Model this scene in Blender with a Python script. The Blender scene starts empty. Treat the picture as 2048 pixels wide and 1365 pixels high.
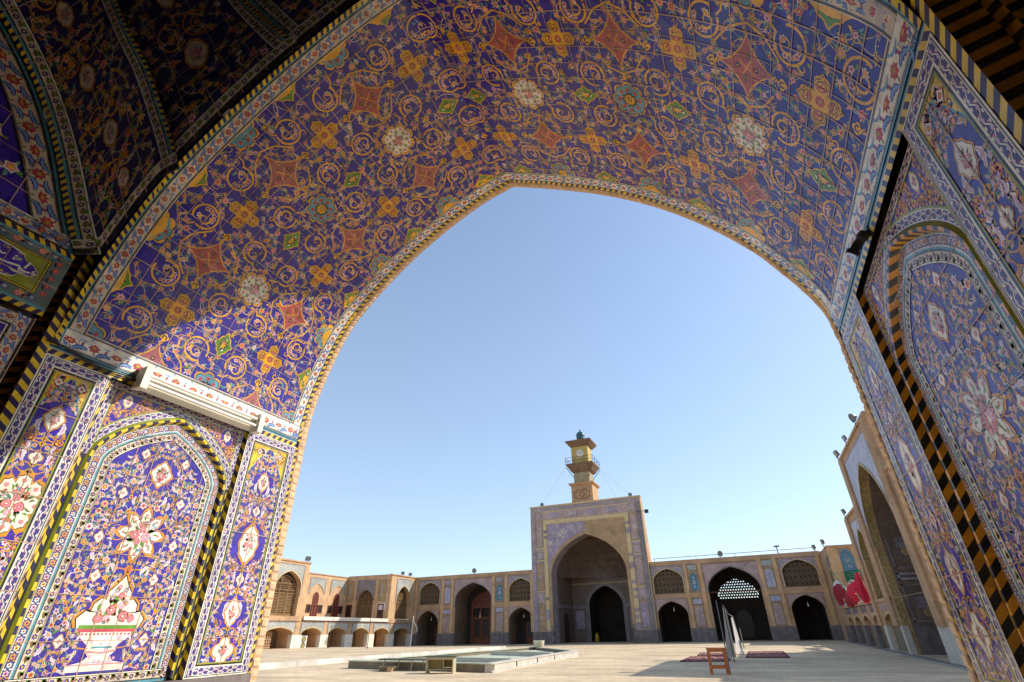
import bpy, math, random
from mathutils import Vector, Matrix
from mathutils.geometry import tessellate_polygon
R = math.radians
PI = math.pi
sin, cos = math.sin, math.cos
sc = bpy.context.scene
COL = sc.collection

# ------------------------------------------------------------------ materials
def lin(c):
    return tuple((x/12.92 if x <= .04045 else ((x+.055)/1.055)**2.4) for x in (c[0]/255, c[1]/255, c[2]/255))
MATS = {}
def base_mat(name):
    m = bpy.data.materials.new(name); m.use_nodes = True
    nt = m.node_tree; b = nt.nodes['Principled BSDF']
    MATS[name] = m
    return m, nt, b
def nd(nt, t, **kw):
    n = nt.nodes.new(t)
    for k, v in kw.items():
        if k.startswith('i_'): n.inputs[int(k[2:])].default_value = v
        else: setattr(n, k, v)
    return n
def pos(nt): return nt.nodes.new('ShaderNodeNewGeometry').outputs['Position']
def noise(nt, vec, scale, detail=4, rough=.55):
    n = nt.nodes.new('ShaderNodeTexNoise'); n.inputs['Scale'].default_value = scale
    n.inputs['Detail'].default_value = detail; n.inputs['Roughness'].default_value = rough
    nt.links.new(vec, n.inputs['Vector']); return n
def ramp(nt, fac, stops):
    r = nt.nodes.new('ShaderNodeValToRGB'); e = r.color_ramp.elements
    while len(e) < len(stops): e.new(.5)
    for i, (p, c) in enumerate(stops):
        e[i].position = p; e[i].color = (*c, 1)
    nt.links.new(fac, r.inputs[0]); return r.outputs[0]
def mix(nt, fac, a, b, mode='MIX'):
    m = nt.nodes.new('ShaderNodeMix'); m.data_type = 'RGBA'; m.blend_type = mode
    for s, v in ((0, fac), (6, a), (7, b)):
        if hasattr(v, 'is_linked') or hasattr(v, 'node'): nt.links.new(v, m.inputs[s])
        else: m.inputs[s].default_value = v if s == 0 else ((*v, 1) if len(v) == 3 else v)
    return m.outputs[2]
def bump(nt, b, h, strength, dist=.02):
    n = nt.nodes.new('ShaderNodeBump'); n.inputs['Strength'].default_value = strength; n.inputs['Distance'].default_value = dist
    nt.links.new(h, n.inputs['Height']); nt.links.new(n.outputs[0], b.inputs['Normal'])

def tile(name, rgb, var=.22, rough=.27, sat=1.0):
    """glazed, hand painted tile colour: worn, slightly mottled"""
    m, nt, b = base_mat(name); c = lin(rgb); P = pos(nt)
    n1 = noise(nt, P, 9, 5); n2 = noise(nt, P, 55, 3)
    lo = tuple(x*(1-var) for x in c); hi = tuple(min(1, x*(1+var)+.008) for x in c)
    col = ramp(nt, n1.outputs[0], [(.3, lo), (.7, hi)])
    worn = ramp(nt, n2.outputs[0], [(.62, (0, 0, 0)), (.8, (.22, .22, .22))])
    col = mix(nt, worn, col, lin((176, 150, 128)))
    v = nt.nodes.new('ShaderNodeTexVoronoi'); v.inputs['Scale'].default_value = 4.6; v.distance = 'CHEBYCHEV'; nt.links.new(P, v.inputs['Vector'])
    sp = nt.nodes.new('ShaderNodeSeparateColor'); nt.links.new(v.outputs['Color'], sp.inputs[0])
    col = mix(nt, 1.0, col, ramp(nt, sp.outputs[0], [(0, (.84, .84, .86)), (1, (1.14, 1.12, 1.08))]), 'MULTIPLY')
    dust = ramp(nt, noise(nt, P, 1.3, 6, .65).outputs[0], [(.46, (0, 0, 0)), (.75, (.09, .09, .09))])
    col = mix(nt, dust, col, lin((178, 156, 136)))
    nt.links.new(col, b.inputs['Base Color'])
    rr = nd(nt, 'ShaderNodeMapRange'); nt.links.new(sp.outputs[1], rr.inputs[0]); rr.inputs[3].default_value = rough*.55; rr.inputs[4].default_value = rough*1.35
    nt.links.new(rr.outputs[0], b.inputs['Roughness'])
    b.inputs['Specular IOR Level'].default_value = .45
    hs = nd(nt, 'ShaderNodeMath', operation='MULTIPLY_ADD'); nt.links.new(noise(nt, P, 5, 3).outputs[0], hs.inputs[0]); hs.inputs[1].default_value = 1.0; nt.links.new(v.outputs['Distance'], hs.inputs[2])
    bump(nt, b, hs.outputs[0], .16, .02)
    return m
def rough_mat(name, rgb, var=.25, scale=3, rough=.85, bmp=.2, metal=0, streak=0):
    m, nt, b = base_mat(name); c = lin(rgb); P = pos(nt)
    n1 = noise(nt, P, scale, 6)
    col = ramp(nt, n1.outputs[0], [(.3, tuple(x*(1-var) for x in c)), (.72, tuple(min(1, x*(1+var)) for x in c))])
    if streak:
        mp = nd(nt, 'ShaderNodeMapping'); mp.inputs['Scale'].default_value = (2.2, 2.2, .25); nt.links.new(P, mp.inputs[0])
        col = mix(nt, ramp(nt, noise(nt, mp.outputs[0], 2, 5).outputs[0], [(.45, (0, 0, 0)), (.7, (streak,)*3)]), col, tuple(x*.35 for x in c))
    nt.links.new(col, b.inputs['Base Color'])
    b.inputs['Roughness'].default_value = rough; b.inputs['Metallic'].default_value = metal
    if bmp: bump(nt, b, noise(nt, P, scale*8, 4).outputs[0], bmp, .03)
    return m
def brick(name, c1, c2, mortar, sx=.22, sy=.065, var=.3):
    m, nt, b = base_mat(name); P = pos(nt)
    s = nd(nt, 'ShaderNodeSeparateXYZ'); nt.links.new(P, s.inputs[0])
    a = nd(nt, 'ShaderNodeMath', operation='ADD'); nt.links.new(s.outputs[0], a.inputs[0]); nt.links.new(s.outputs[1], a.inputs[1])
    cb = nd(nt, 'ShaderNodeCombineXYZ'); nt.links.new(a.outputs[0], cb.inputs[0]); nt.links.new(s.outputs[2], cb.inputs[1])
    t = nt.nodes.new('ShaderNodeTexBrick'); nt.links.new(cb.outputs[0], t.inputs['Vector'])
    t.inputs['Color1'].default_value = (*lin(c1), 1); t.inputs['Color2'].default_value = (*lin(c2), 1); t.inputs['Mortar'].default_value = (*lin(mortar), 1)
    t.inputs['Scale'].default_value = 1; t.inputs['Brick Width'].default_value = sx; t.inputs['Row Height'].default_value = sy
    t.inputs['Mortar Size'].default_value = sy*.1; t.inputs['Mortar Smooth'].default_value = .3
    n1 = noise(nt, P, .55, 6, .62); n2 = noise(nt, P, 5, 4)
    col = mix(nt, 1.0, t.outputs[0], ramp(nt, n1.outputs[0], [(.3, (1-var,)*3), (.7, (1+var*.55,)*3)]), 'MULTIPLY')
    col = mix(nt, 1.0, col, ramp(nt, n2.outputs[0], [(.3, (.85,)*3), (.7, (1.1,)*3)]), 'MULTIPLY')
    nt.links.new(col, b.inputs['Base Color']); b.inputs['Roughness'].default_value = .9
    bump(nt, b, t.outputs[1], .35, -.01)
    return m
def mosaic(name, cols, scale=7, ground=None, rough=.5):
    """distant tile mosaic: small cells of several glazes with soft scroll bands"""
    m, nt, b = base_mat(name); P = pos(nt)
    v = nt.nodes.new('ShaderNodeTexVoronoi'); v.inputs['Scale'].default_value = scale; nt.links.new(P, v.inputs['Vector'])
    s = nd(nt, 'ShaderNodeSeparateColor'); nt.links.new(v.outputs['Color'], s.inputs[0])
    st = [(i/len(cols), lin(c)) for i, c in enumerate(cols)]
    r = nt.nodes.new('ShaderNodeValToRGB'); r.color_ramp.interpolation = 'CONSTANT'; e = r.color_ramp.elements
    while len(e) < len(st): e.new(.5)
    for i, (p, c) in enumerate(st): e[i].position = p; e[i].color = (*c, 1)
    nt.links.new(s.outputs[0], r.inputs[0])
    n = noise(nt, P, .9, 5)
    col = mix(nt, 1.0, r.outputs[0], ramp(nt, n.outputs[0], [(.3, (.75,)*3), (.7, (1.15,)*3)]), 'MULTIPLY')
    nt.links.new(col, b.inputs['Base Color']); b.inputs['Roughness'].default_value = rough
    return m

T = {}
for k, c in dict(sage=(96, 118, 112), dusk=(40, 32, 96), cobalt=(46, 32, 150), amber=(240, 176, 24), blue=(58, 36, 160), navy=(34, 26, 74), indigo=(66, 58, 128), gold=(220, 148, 22), yellow=(232, 196, 36), white=(244, 236, 218),
                 cream=(220, 204, 178), pink=(236, 146, 152), rose=(196, 78, 92), red=(168, 44, 44), lilac=(214, 180, 212), teal=(88, 156, 172),
                 sky=(112, 160, 204), green=(96, 150, 44), lime=(146, 156, 44), olive=(96, 98, 42), black=(22, 20, 20), coral=(176, 80, 80), salmon=(170, 92, 96),
                 mint=(120, 166, 140), orange=(222, 130, 64), grout=(196, 158, 132)).items():
    T[k] = tile('glaze_' + k, c)
brick('buff_brick', (200, 161, 122), (184, 146, 110), (188, 156, 124))
brick('orange_brick', (200, 162, 124), (188, 150, 112), (196, 160, 124))
rough_mat('plaster_brick', (205, 166, 124), .2, 1.2, .9, .15, streak=.22)
rough_mat('nosing_brick', (222, 190, 152), .2, 9, .85, .4)
rough_mat('grey_stone', (118, 108, 104), .3, 2.2, .8, .2, streak=.6)
rough_mat('white_stone', (226, 218, 200), .12, 2, .7, .1)
rough_mat('cream_tile', (206, 182, 136), .16, 4, .6, .05)
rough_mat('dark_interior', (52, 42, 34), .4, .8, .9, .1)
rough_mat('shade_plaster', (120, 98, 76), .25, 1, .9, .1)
rough_mat('lattice_wood', (128, 98, 62), .3, 5, .8, .3)
rough_mat('brown_wood', (120, 62, 32), .3, 4, .6, .2)
rough_mat('red_wood', (110, 48, 34), .25, 4, .6, .2)
rough_mat('stool_wood', (178, 96, 34), .25, 9, .45, .1)
rough_mat('dark_window', (38, 28, 22), .3, 2, .5, 0)
rough_mat('white_metal', (226, 222, 208), .08, 3, .45, 0)
rough_mat('tube_glass', (244, 240, 228), .03, 3, .25, 0)
rough_mat('dark_metal', (54, 52, 50), .2, 8, .5, .1, .3)
rough_mat('grey_metal', (134, 132, 128), .2, 8, .45, .1, .5)
rough_mat('lamp_glass', (120, 122, 122), .1, 4, .15, 0)
rough_mat('green_top', (66, 92, 78), .2, 5, .6, .1)
rough_mat('desk_cream', (186, 172, 138), .15, 3, .6, .05)
rough_mat('desk_inside', (198, 186, 120), .15, 3, .6, .05)
rough_mat('concrete', (132, 119, 98), .22, 2, .85, .2, streak=.4)  # shade of the basin's near wall is mixed into this darkened tone
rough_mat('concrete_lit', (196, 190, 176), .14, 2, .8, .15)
rough_mat('pool_paint', (188, 190, 166), .2, 1.5, .7, .1)
rough_mat('urn_stone', (212, 200, 172), .12, 4, .7, .1, streak=.5)
rough_mat('grey_cloth', (196, 190, 178), .1, 2, .9, .05)
rough_mat('white_cloth', (228, 224, 218), .06, 2, .9, .05)
rough_mat('shaded_red_cloth', (150, 26, 46), .15, 3, .75, .05)  # darker copy of the red cloth, shade put into its colour
rough_mat('red_cloth', (206, 30, 62), .15, 3, .75, .05)
rough_mat('green_cloth', (16, 104, 70), .15, 3, .8, .05)
rough_mat('flag_white', (216, 206, 204), .1, 3, .8, .05)
rough_mat('rug_red', (156, 98, 92), .45, 7, .95, .3)
rough_mat('rug_dark', (98, 52, 52), .3, 9, .95, .3)
rough_mat('tower_yellow', (190, 166, 100), .14, 2, .8, .1)
rough_mat('tower_grey', (166, 150, 120), .2, 2, .85, .1, streak=.4)
rough_mat('cornice_wood', (128, 104, 84), .3, 3, .85, .3)
rough_mat('dome_green', (44, 88, 92), .25, 5, .4, .1)
rough_mat('olive_paint', (150, 140, 70), .2, 6, .6, 0)
rough_mat('carved_plaster', (122, 100, 76), .3, 5, .85, .3)
rough_mat('brown_pole', (84, 74, 62), .2, 6, .6, .1)
rough_mat('jug_yellow', (190, 150, 40), .2, 6, .5, 0)
mosaic('mosaic_blue', [(130, 118, 144), (160, 146, 152), (180, 164, 150), (136, 126, 146), (190, 168, 140), (152, 142, 148)], 18)
mosaic('mosaic_violet', [(134, 116, 152), (156, 138, 158), (188, 174, 178), (142, 124, 154), (172, 154, 158)], 18)
mosaic('mosaic_rose', [(176, 146, 140), (192, 164, 146), (156, 130, 148), (200, 174, 148), (154, 124, 128), (172, 152, 152)], 18)
mosaic('mosaic_pale', [(176, 176, 196), (200, 196, 204), (150, 152, 186), (188, 184, 190), (164, 160, 176)], 16)
mosaic('mosaic_mint', [(164, 168, 150), (188, 184, 160), (128, 150, 160), (176, 160, 140), (146, 160, 176), (196, 190, 170)], 20)
mosaic('mosaic_buff', [(176, 144, 96), (190, 160, 108), (160, 128, 90), (150, 120, 104), (182, 150, 104)], 18)
mosaic('mosaic_gold', [(168, 138, 84), (182, 154, 98), (150, 126, 82), (192, 166, 112), (136, 120, 90)], 18)
mosaic('mosaic_grey', [(128, 120, 120), (150, 140, 136), (108, 100, 112), (140, 128, 120)], 16)
mosaic('mosaic_teal', [(78, 124, 140), (90, 138, 156), (70, 112, 130), (84, 130, 150)], 12)
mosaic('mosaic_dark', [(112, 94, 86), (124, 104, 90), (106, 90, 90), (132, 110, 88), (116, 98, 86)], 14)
mosaic('vault_tile', [(34, 26, 74), (60, 46, 80), (110, 80, 40), (40, 30, 90), (70, 40, 50), (50, 60, 60)], 9)

# ------------------------------------------------------------------ mesh builder
class MB:
    def __init__(s): s.v = []; s.f = []; s.mi = []; s.mats = []; s.ix = {}; s.smooth = False
    def m(s, mat):
        if isinstance(mat, str): mat = MATS[mat]
        k = mat.name
        if k not in s.ix: s.ix[k] = len(s.mats); s.mats.append(mat)
        return s.ix[k]
    def face(s, pts, mat):
        i = len(s.v); s.v.extend(pts); s.f.append(tuple(range(i, i+len(pts)))); s.mi.append(s.m(mat))
    def fan(s, c, pts, mat):
        i = len(s.v); s.v.append(c); s.v.extend(pts); n = len(pts); k = s.m(mat)
        for j in range(n): s.f.append((i, i+1+j, i+1+(j+1) % n)); s.mi.append(k)
    def grid(s, rows, mat, close=False):
        i = len(s.v); nr = len(rows); nc = len(rows[0]); k = s.m(mat)
        for r in rows: s.v.extend(r)
        for a in range(nr-1):
            for b in range(nc if close else nc-1):
                b2 = (b+1) % nc
                s.f.append((i+a*nc+b, i+a*nc+b2, i+(a+1)*nc+b2, i+(a+1)*nc+b)); s.mi.append(k)
    def box(s, a, b, mat, fr=None):
        (x0, y0, z0), (x1, y1, z1) = a, b
        P = [(x0, y0, z0), (x1, y0, z0), (x1, y1, z0), (x0, y1, z0), (x0, y0, z1), (x1, y0, z1), (x1, y1, z1), (x0, y1, z1)]
        if fr: P = [fr(*p) for p in P]
        i = len(s.v); s.v.extend(P); k = s.m(mat)
        for q in ((0, 3, 2, 1), (4, 5, 6, 7), (0, 1, 5, 4), (1, 2, 6, 5), (2, 3, 7, 6), (3, 0, 4, 7)):
            s.f.append(tuple(i+j for j in q)); s.mi.append(k)
    def prism(s, poly, lo, hi, mat, fr):
        """poly in (u,z), extruded along n from lo to hi in frame fr(u,n,z); concave allowed"""
        tri = tessellate_polygon([[Vector((p[0], p[1], 0)) for p in poly]])
        for n in (lo, hi):
            i = len(s.v); s.v.extend([fr(p[0], n, p[1]) for p in poly]); k = s.m(mat)
            for t in tri: s.f.append(tuple(i+j for j in t)); s.mi.append(k)
        s.grid([[fr(p[0], lo, p[1]) for p in poly], [fr(p[0], hi, p[1]) for p in poly]], mat, True)
    def tube(s, pts, r, mat, n=6, cap=True):
        pts = [Vector(p) for p in pts]; rows = []
        for i, p in enumerate(pts):
            d = (pts[min(i+1, len(pts)-1)]-pts[max(i-1, 0)]).normalized()
            a = d.orthogonal().normalized() if i == 0 else (a-d*a.dot(d)).normalized()
            b = d.cross(a); rr = r[i] if isinstance(r, (list, tuple)) else r
            rows.append([p+(a*cos(2*PI*k/n)+b*sin(2*PI*k/n))*rr for k in range(n)])
        s.grid(rows, mat, True)
        if cap: s.face(rows[0][::-1], mat); s.face(rows[-1], mat)
    def lathe(s, c, prof, mat, n=16):
        s.grid([[Vector((c[0]+r*cos(2*PI*k/n), c[1]+r*sin(2*PI*k/n), c[2]+z)) for k in range(n)] for r, z in prof], mat, True)
    def holes(s, fr, outer, hs, mat, n=0):
        loops = [outer]+hs
        tri = tessellate_polygon([[Vector((p[0], p[1], 0)) for p in l] for l in loops])
        allp = [p for l in loops for p in l]; i = len(s.v); k = s.m(mat)
        s.v.extend([fr(p[0], n, p[1]) for p in allp])
        for t in tri: s.f.append(tuple(i+j for j in t)); s.mi.append(k)
    def poly(s, fr, pts, n, mat): s.holes(fr, pts, [], mat, n)
    def reveal(s, fr, pts, n0, n1, mat, close=True):
        s.grid([[fr(p[0], n0, p[1]) for p in pts], [fr(p[0], n1, p[1]) for p in pts]], mat, close)
    def build(s, name, parent=None, smooth=False, loc=None):
        me = bpy.data.meshes.new(name); o = bpy.data.objects.new(name, me)
        off = Vector(loc) if loc is not None else (ORG[parent.name] if parent is not None else Vector((0, 0, 0)))
        me.from_pydata([(Vector(p)-off)[:] for p in s.v], [], s.f)
        for m in s.mats: me.materials.append(m)
        me.polygons.foreach_set('material_index', s.mi)
        if smooth or s.smooth: me.polygons.foreach_set('use_smooth', [True]*len(s.f))
        me.update(); COL.objects.link(o); ORG[o.name] = off
        o.location = off-(ORG[parent.name] if parent is not None else Vector((0, 0, 0)))
        if parent is not None: o.parent = parent
        return o
ORG = {}
def tag(o, label, cat, group=None, kind=None):
    o['label'] = label; o['category'] = cat
    if group: o['group'] = group
    if kind: o['kind'] = kind
    return o
def thing(name, label, cat, loc=(0, 0, 0), group=None):
    o = bpy.data.objects.new(name, None); COL.objects.link(o); o.location = loc; o.empty_display_size = .2; ORG[o.name] = Vector(loc)
    return tag(o, label, cat, group)
def ident(u, n, z): return Vector((u, n, z))
def catmull(P, n=8):
    out = []
    for i in range(len(P)-1):
        p1, p2 = P[i], P[i+1]
        p0 = P[i-1] if i else tuple(2*a-b for a, b in zip(p1, p2))
        p3 = P[i+2] if i+2 < len(P) else tuple(2*b-a for a, b in zip(p1, p2))
        for k in range(n):
            t = k/n
            out.append(tuple(.5*(2*b+(-a+c)*t+(2*a-5*b+4*c-d)*t*t+(-a+3*b-3*c+d)*t**3) for a, b, c, d in zip(p0, p1, p2, p3)))
    out.append(tuple(P[-1])); return out
def archpts(uc, hw, zs, rise, n=9, k=.70):
    """pointed four-centred arch from right spring over the apex to left spring"""
    f = lambda x: rise*(k*max(0, 1-abs(x)**2.3)**.5+(1-k)*(1-abs(x)))
    xs = [cos(PI/2*i/n) for i in range(n)]+[0]
    right = [(uc+hw*x, zs+f(x)) for x in xs]
    return right+[(2*uc-p[0], p[1]) for p in right[-2::-1]]
def archpoly(uc, hw, z0, zs, rise, n=9):
    return [(uc-hw, z0), (uc+hw, z0)]+archpts(uc, hw, zs, rise, n)

# ------------------------------------------------------------------ tile painter
class Paint:
    """lays flat glazed shapes on a surface surf(u,v,h); every layer a little proud of the last"""
    def __init__(s, mb, surf, step=.0022, clip=None, seed=1):
        s.mb = mb; s.surf = surf; s.step = step; s.clip = clip; s.rnd = random.Random(seed)
    def sub(s, f, clip=None):
        p = Paint(s.mb, lambda u, v, h: s.surf(*f(u, v), h), s.step, clip); p.rnd = s.rnd; return p
    def clip_near(s, x, y, r):
        if not s.clip: return False
        x0, x1, y0, y1 = s.clip; return x-r < x0 or x+r > x1 or y-r < y0 or y+r > y1
    def cl(s, pts):
        x0, x1, y0, y1 = s.clip
        for ax, val, sg in ((0, x0, 1), (0, x1, -1), (1, y0, 1), (1, y1, -1)):
            if not pts: return pts
            if all(sg*(p[ax]-val) >= 0 for p in pts): continue
            out = []
            for i, p in enumerate(pts):
                q = pts[(i+1) % len(pts)]; a = sg*(p[ax]-val); b = sg*(q[ax]-val)
                if a >= 0: out.append(p)
                if a*b < 0:
                    t = a/(a-b); out.append((p[0]+(q[0]-p[0])*t, p[1]+(q[1]-p[1])*t))
            pts = out
        return pts
    def poly(s, pts, col, lay=1, fan=None, c=None):
        if s.clip:
            n0 = len(pts); pts = s.cl(pts)
            if len(pts) < 3: return
        h = lay*s.step; m = T[col]
        if fan is None: fan = len(pts) > 8
        P = [s.surf(p[0], p[1], h) for p in pts]
        if fan:
            if c is None or s.clip: c = (sum(p[0] for p in pts)/len(pts), sum(p[1] for p in pts)/len(pts))
            s.mb.fan(s.surf(c[0], c[1], h), P, m)
        else: s.mb.face(P, m)
    def rect(s, u0, v0, u1, v1, col, lay=0, seg=.3):
        nu = max(1, int(abs(u1-u0)/seg)); nv = max(1, int(abs(v1-v0)/seg)); h = lay*s.step
        s.mb.grid([[s.surf(u0+(u1-u0)*i/nu, v0+(v1-v0)*j/nv, h) for i in range(nu+1)] for j in range(nv+1)], T[col])
    def stroke(s, pts, w, col, lay=1, taper=False):
        n = len(pts); L = []; Rr = []
        for i, p in enumerate(pts):
            a = pts[max(i-1, 0)]; b = pts[min(i+1, n-1)]; dx, dy = b[0]-a[0], b[1]-a[1]; l = math.hypot(dx, dy) or 1
            ww = w*.5*((1-.75*i/(n-1)) if taper else 1)
            L.append((p[0]-dy/l*ww, p[1]+dx/l*ww)); Rr.append((p[0]+dy/l*ww, p[1]-dx/l*ww))
        if s.clip:
            for i in range(n-1): s.poly([L[i], L[i+1], Rr[i+1], Rr[i]], col, lay, False)
        else:
            h = lay*s.step
            s.mb.grid([[s.surf(*p, h) for p in L], [s.surf(*p, h) for p in Rr]], T[col])
    def radial(s, x, y, f, n, col, lay, rot=0, sx=1, sy=1):
        if n >= 36 and not s.clip_near(x, y, max(sx, sy)*f(0)*1.3):
            q = [2*PI*i/n for i in range(n)]; h = lay*s.step
            rows = [[s.surf(x+k*f(t)*cos(t+rot)*sx, y+k*f(t)*sin(t+rot)*sy, h) for t in q] for k in (.06, .36, .68, 1)]
            s.mb.grid(rows, T[col], True); s.mb.face(rows[0], T[col]); return
        s.poly([(x+f(2*PI*i/n)*cos(2*PI*i/n+rot)*sx, y+f(2*PI*i/n)*sin(2*PI*i/n+rot)*sy) for i in range(n)], col, lay, True, (x, y))
    def flower(s, x, y, r, pet='pink', cen='red', rim='white', n=6, lay=3, rot=0):
        f = lambda q: (lambda t: q*(.66 if t % 2 else 1))
        k = 2*n
        for q, c, l in ((r, rim, lay), (r*.76, pet, lay+1)):
            s.poly([(x+q*(.68 if i % 2 else 1)*cos(PI*i/n+rot), y+q*(.68 if i % 2 else 1)*sin(PI*i/n+rot)) for i in range(k)], c, l, True, (x, y))
        if r > .022: s.poly([(x+r*.33*cos(PI*i/3), y+r*.33*sin(PI*i/3)) for i in range(6)], cen, lay+2, False)
        if r > .04: s.poly([(x+r*.15*cos(PI*i/2), y+r*.15*sin(PI*i/2)) for i in range(4)], 'yellow', lay+3, False)
    def lotus(s, x, y, r, ang, pet='rose', rim='white', lay=3):
        for q, c, l in ((1.0, rim, lay), (.74, pet, lay+1), (.38, 'yellow', lay+2)):
            pts = []
            for i in range(9):
                t = ang+(i-4)*.36; rr = r*q*(1 if i % 2 == 0 else .62)
                pts.append((x-.3*r*cos(ang)+rr*1.15*cos(t), y-.3*r*sin(ang)+rr*1.15*sin(t)))
            pts.append((x-.62*r*q*cos(ang)+0, y-.62*r*q*sin(ang)))
            s.poly(pts, c, l, True, (x, y))
    def leaf(s, x, y, L, ang, w=.3, col='green', bend=.2, lay=2, vein=None):
        n = 4; up = []; dn = []
        for i in range(n+1):
            t = i/n; hw = L*w*sin(PI*t)**.8*.5*(1.15-.5*t); cx = L*t; cy = L*bend*sin(PI*t*.9)
            up.append((cx, cy+hw)); dn.append((cx, cy-hw))
        pts = up+dn[-2:0:-1]; ca, sa = cos(ang), sin(ang)
        s.poly([(x+p[0]*ca-p[1]*sa, y+p[0]*sa+p[1]*ca) for p in pts], col, lay, False)
        if vein:
            s.stroke([(x+p[0]*ca-p[1]*sa, y+p[0]*sa+p[1]*ca) for p in [(L*.15*i, L*bend*sin(PI*.15*i*.9)) for i in range(7)]], L*w*.16, vein, lay+1)
    def saz(s, x, y, L, ang, bend, col='lilac', lay=3, rim='white'):
        n = 8; ca, sa = cos(ang), sin(ang)
        tr = lambda p: (x+p[0]*ca-p[1]*sa, y+p[0]*sa+p[1]*ca)
        for q, c, l in ((1, rim, lay), (.5, col, lay+1)):
            up = []; dn = []
            for i in range(n+1):
                t = i/n; a = bend*1.9*t; cx = L*(sin(a)/(bend*1.9)); cy = L*((1-cos(a))/(bend*1.9))
                hw = q*L*.15*sin(PI*min(1, t*.95+.05))**.7*(1.2 if i % 2 else .78)
                nx, ny = -sin(a), cos(a); up.append((cx+nx*hw, cy+ny*hw)); dn.append((cx-nx*hw, cy-ny*hw))
            s.mb.grid([[s.surf(*tr(p), l*s.step) for p in up], [s.surf(*tr(p), l*s.step) for p in dn]], T[c]) if not s.clip else \
                [s.poly([tr(up[i]), tr(up[i+1]), tr(dn[i+1]), tr(dn[i])], c, l, False) for i in range(n)]
    def curl(s, x, y, r, ang, d=1, turns=1.2, w=.008, col='gold', lay=2, n=14):
        pts = []
        for i in range(n+1):
            t = i/n; a = ang+d*turns*2*PI*t; rr = r*(1-.82*t)
            pts.append((x+rr*cos(a), y+rr*sin(a)))
        s.stroke(pts, w, col, lay, True)
    def ring(s, x, y, r, w, col, lay=2, n=22, a0=0, a1=2*PI):
        s.stroke([(x+r*cos(a0+(a1-a0)*i/n), y+r*sin(a0+(a1-a0)*i/n)) for i in range(n+1)], w, col, lay)
    def rosebud(s, x, y, r, lay=5, cols=('rose', 'pink', 'lilac')):
        k = s.rnd.uniform(0, 6)
        for q, c, n, l in ((1, cols[0], 9, 0), (.78, cols[1], 7, 1), (.45, cols[0], 6, 2), (.24, cols[2], 5, 3)):
            s.poly([(x+r*q*(1.08 if i % 2 else .9)*cos(2*PI*i/n+k), y+r*q*(1.08 if i % 2 else .9)*sin(2*PI*i/n+k)) for i in range(n)], c, lay+l, n > 8, (x, y))
    def bouquet(s, x, y, r, lay=5, vase=False, tall=1.0):
        rn = s.rnd
        for i in range(18):
            a = rn.uniform(0, 2*PI); q = r*rn.uniform(.4, .9)
            s.leaf(x+q*.5*cos(a), y+q*.5*sin(a)*tall, r*rn.uniform(.35, .55), a, .42, rn.choice(('green', 'olive', 'green', 'mint')), rn.uniform(-.2, .2), lay)
        for i in range(6):
            s.rosebud(x+r*(-.34, .32, .02, -.1, .12, -.2)[i], y+r*(-.06, -.12, .26, -.42, .6, .5)[i]*tall, r*(.28, .3, .22, .2, .15, .13)[i], lay+1, rn.choice((('rose', 'pink', 'lilac'), ('pink', 'lilac', 'white'), ('coral', 'pink', 'white'))))
        for i in range(9):
            a = rn.uniform(0, 2*PI); q = r*rn.uniform(.5, .86)
            s.flower(x+q*cos(a)*.9, y+q*sin(a)*tall, r*rn.uniform(.1, .15), rn.choice(('sky', 'lilac', 'pink', 'orange')), 'yellow', rn.choice(('sky', 'pink', 'coral')), 5, lay+2)
        for i in range(4):
            a = PI*.5+rn.uniform(-1.4, 1.4); s.stroke([(x+r*.3*cos(a), y+r*.3*sin(a)*tall), (x+r*.85*cos(a), y+r*.85*sin(a)*tall)], r*.03, 'olive', lay)
            s.poly([(x+r*(.85+.1*cos(t))*cos(a)+r*.06*sin(t), y+r*.85*sin(a)*tall+r*.07*sin(t)) for t in (0, 1.3, 2.6, 3.9, 5.2)], rn.choice(('pink', 'red', 'sky')), lay+1, False)
        if vase:
            s.poly([(x-r*.5, y-r*.5), (x+r*.5, y-r*.5), (x+r*.3, y-r*.75), (x+r*.12, y-r*.85), (x+r*.3, y-r*1.05), (x-r*.3, y-r*1.05), (x-r*.12, y-r*.85), (x-r*.3, y-r*.75)], 'rose', lay+2, True)
    def medallion(s, x, y, rx, ry, shape='ogee', lay=4, vase=False, ground='white', n=48, rim='gold', inner=.62):
        if shape == 'ogee':     # pointed top and bottom, lobed sides
            f = lambda t: .80+.20*abs(cos(t-PI/2))**6+.045*cos(8*t)
        elif shape == 'flake':  # eight pointed snowflake
            KN = ((0, 1.0), (.10, .92), (.2, .86), (.34, .86), (.5, .80), (.62, .74), (.72, .67), (.86, .61), (1.01, .59))
            def f(t):
                u = abs(((t/(PI/4)+.5) % 1)-.5)*2
                for (a, b), (c, d) in zip(KN, KN[1:]):
                    if u <= c: return b+(d-b)*(u-a)/(c-a)
                return .59
        elif shape == 'cusp':   # eight round lobes
            f = lambda t: .76+.24*abs(cos(4*t))**.55+.03*cos(24*t)
        elif shape == 'diamond':
            f = lambda t: .93/(abs(cos(t))**1.25+abs(sin(t))**1.25)**.8*(1+.05*cos(8*t))
        elif shape == 'quad':
            f = lambda t: .66+.34*abs(cos(2*t))**1.1
        for q, c, l in ((1.14, rim, lay), (1.0, 'black', lay+1), (.965, ground, lay+2)):
            s.radial(x, y, lambda t: q*f(t), n, c, l, 0, rx, ry)
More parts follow.
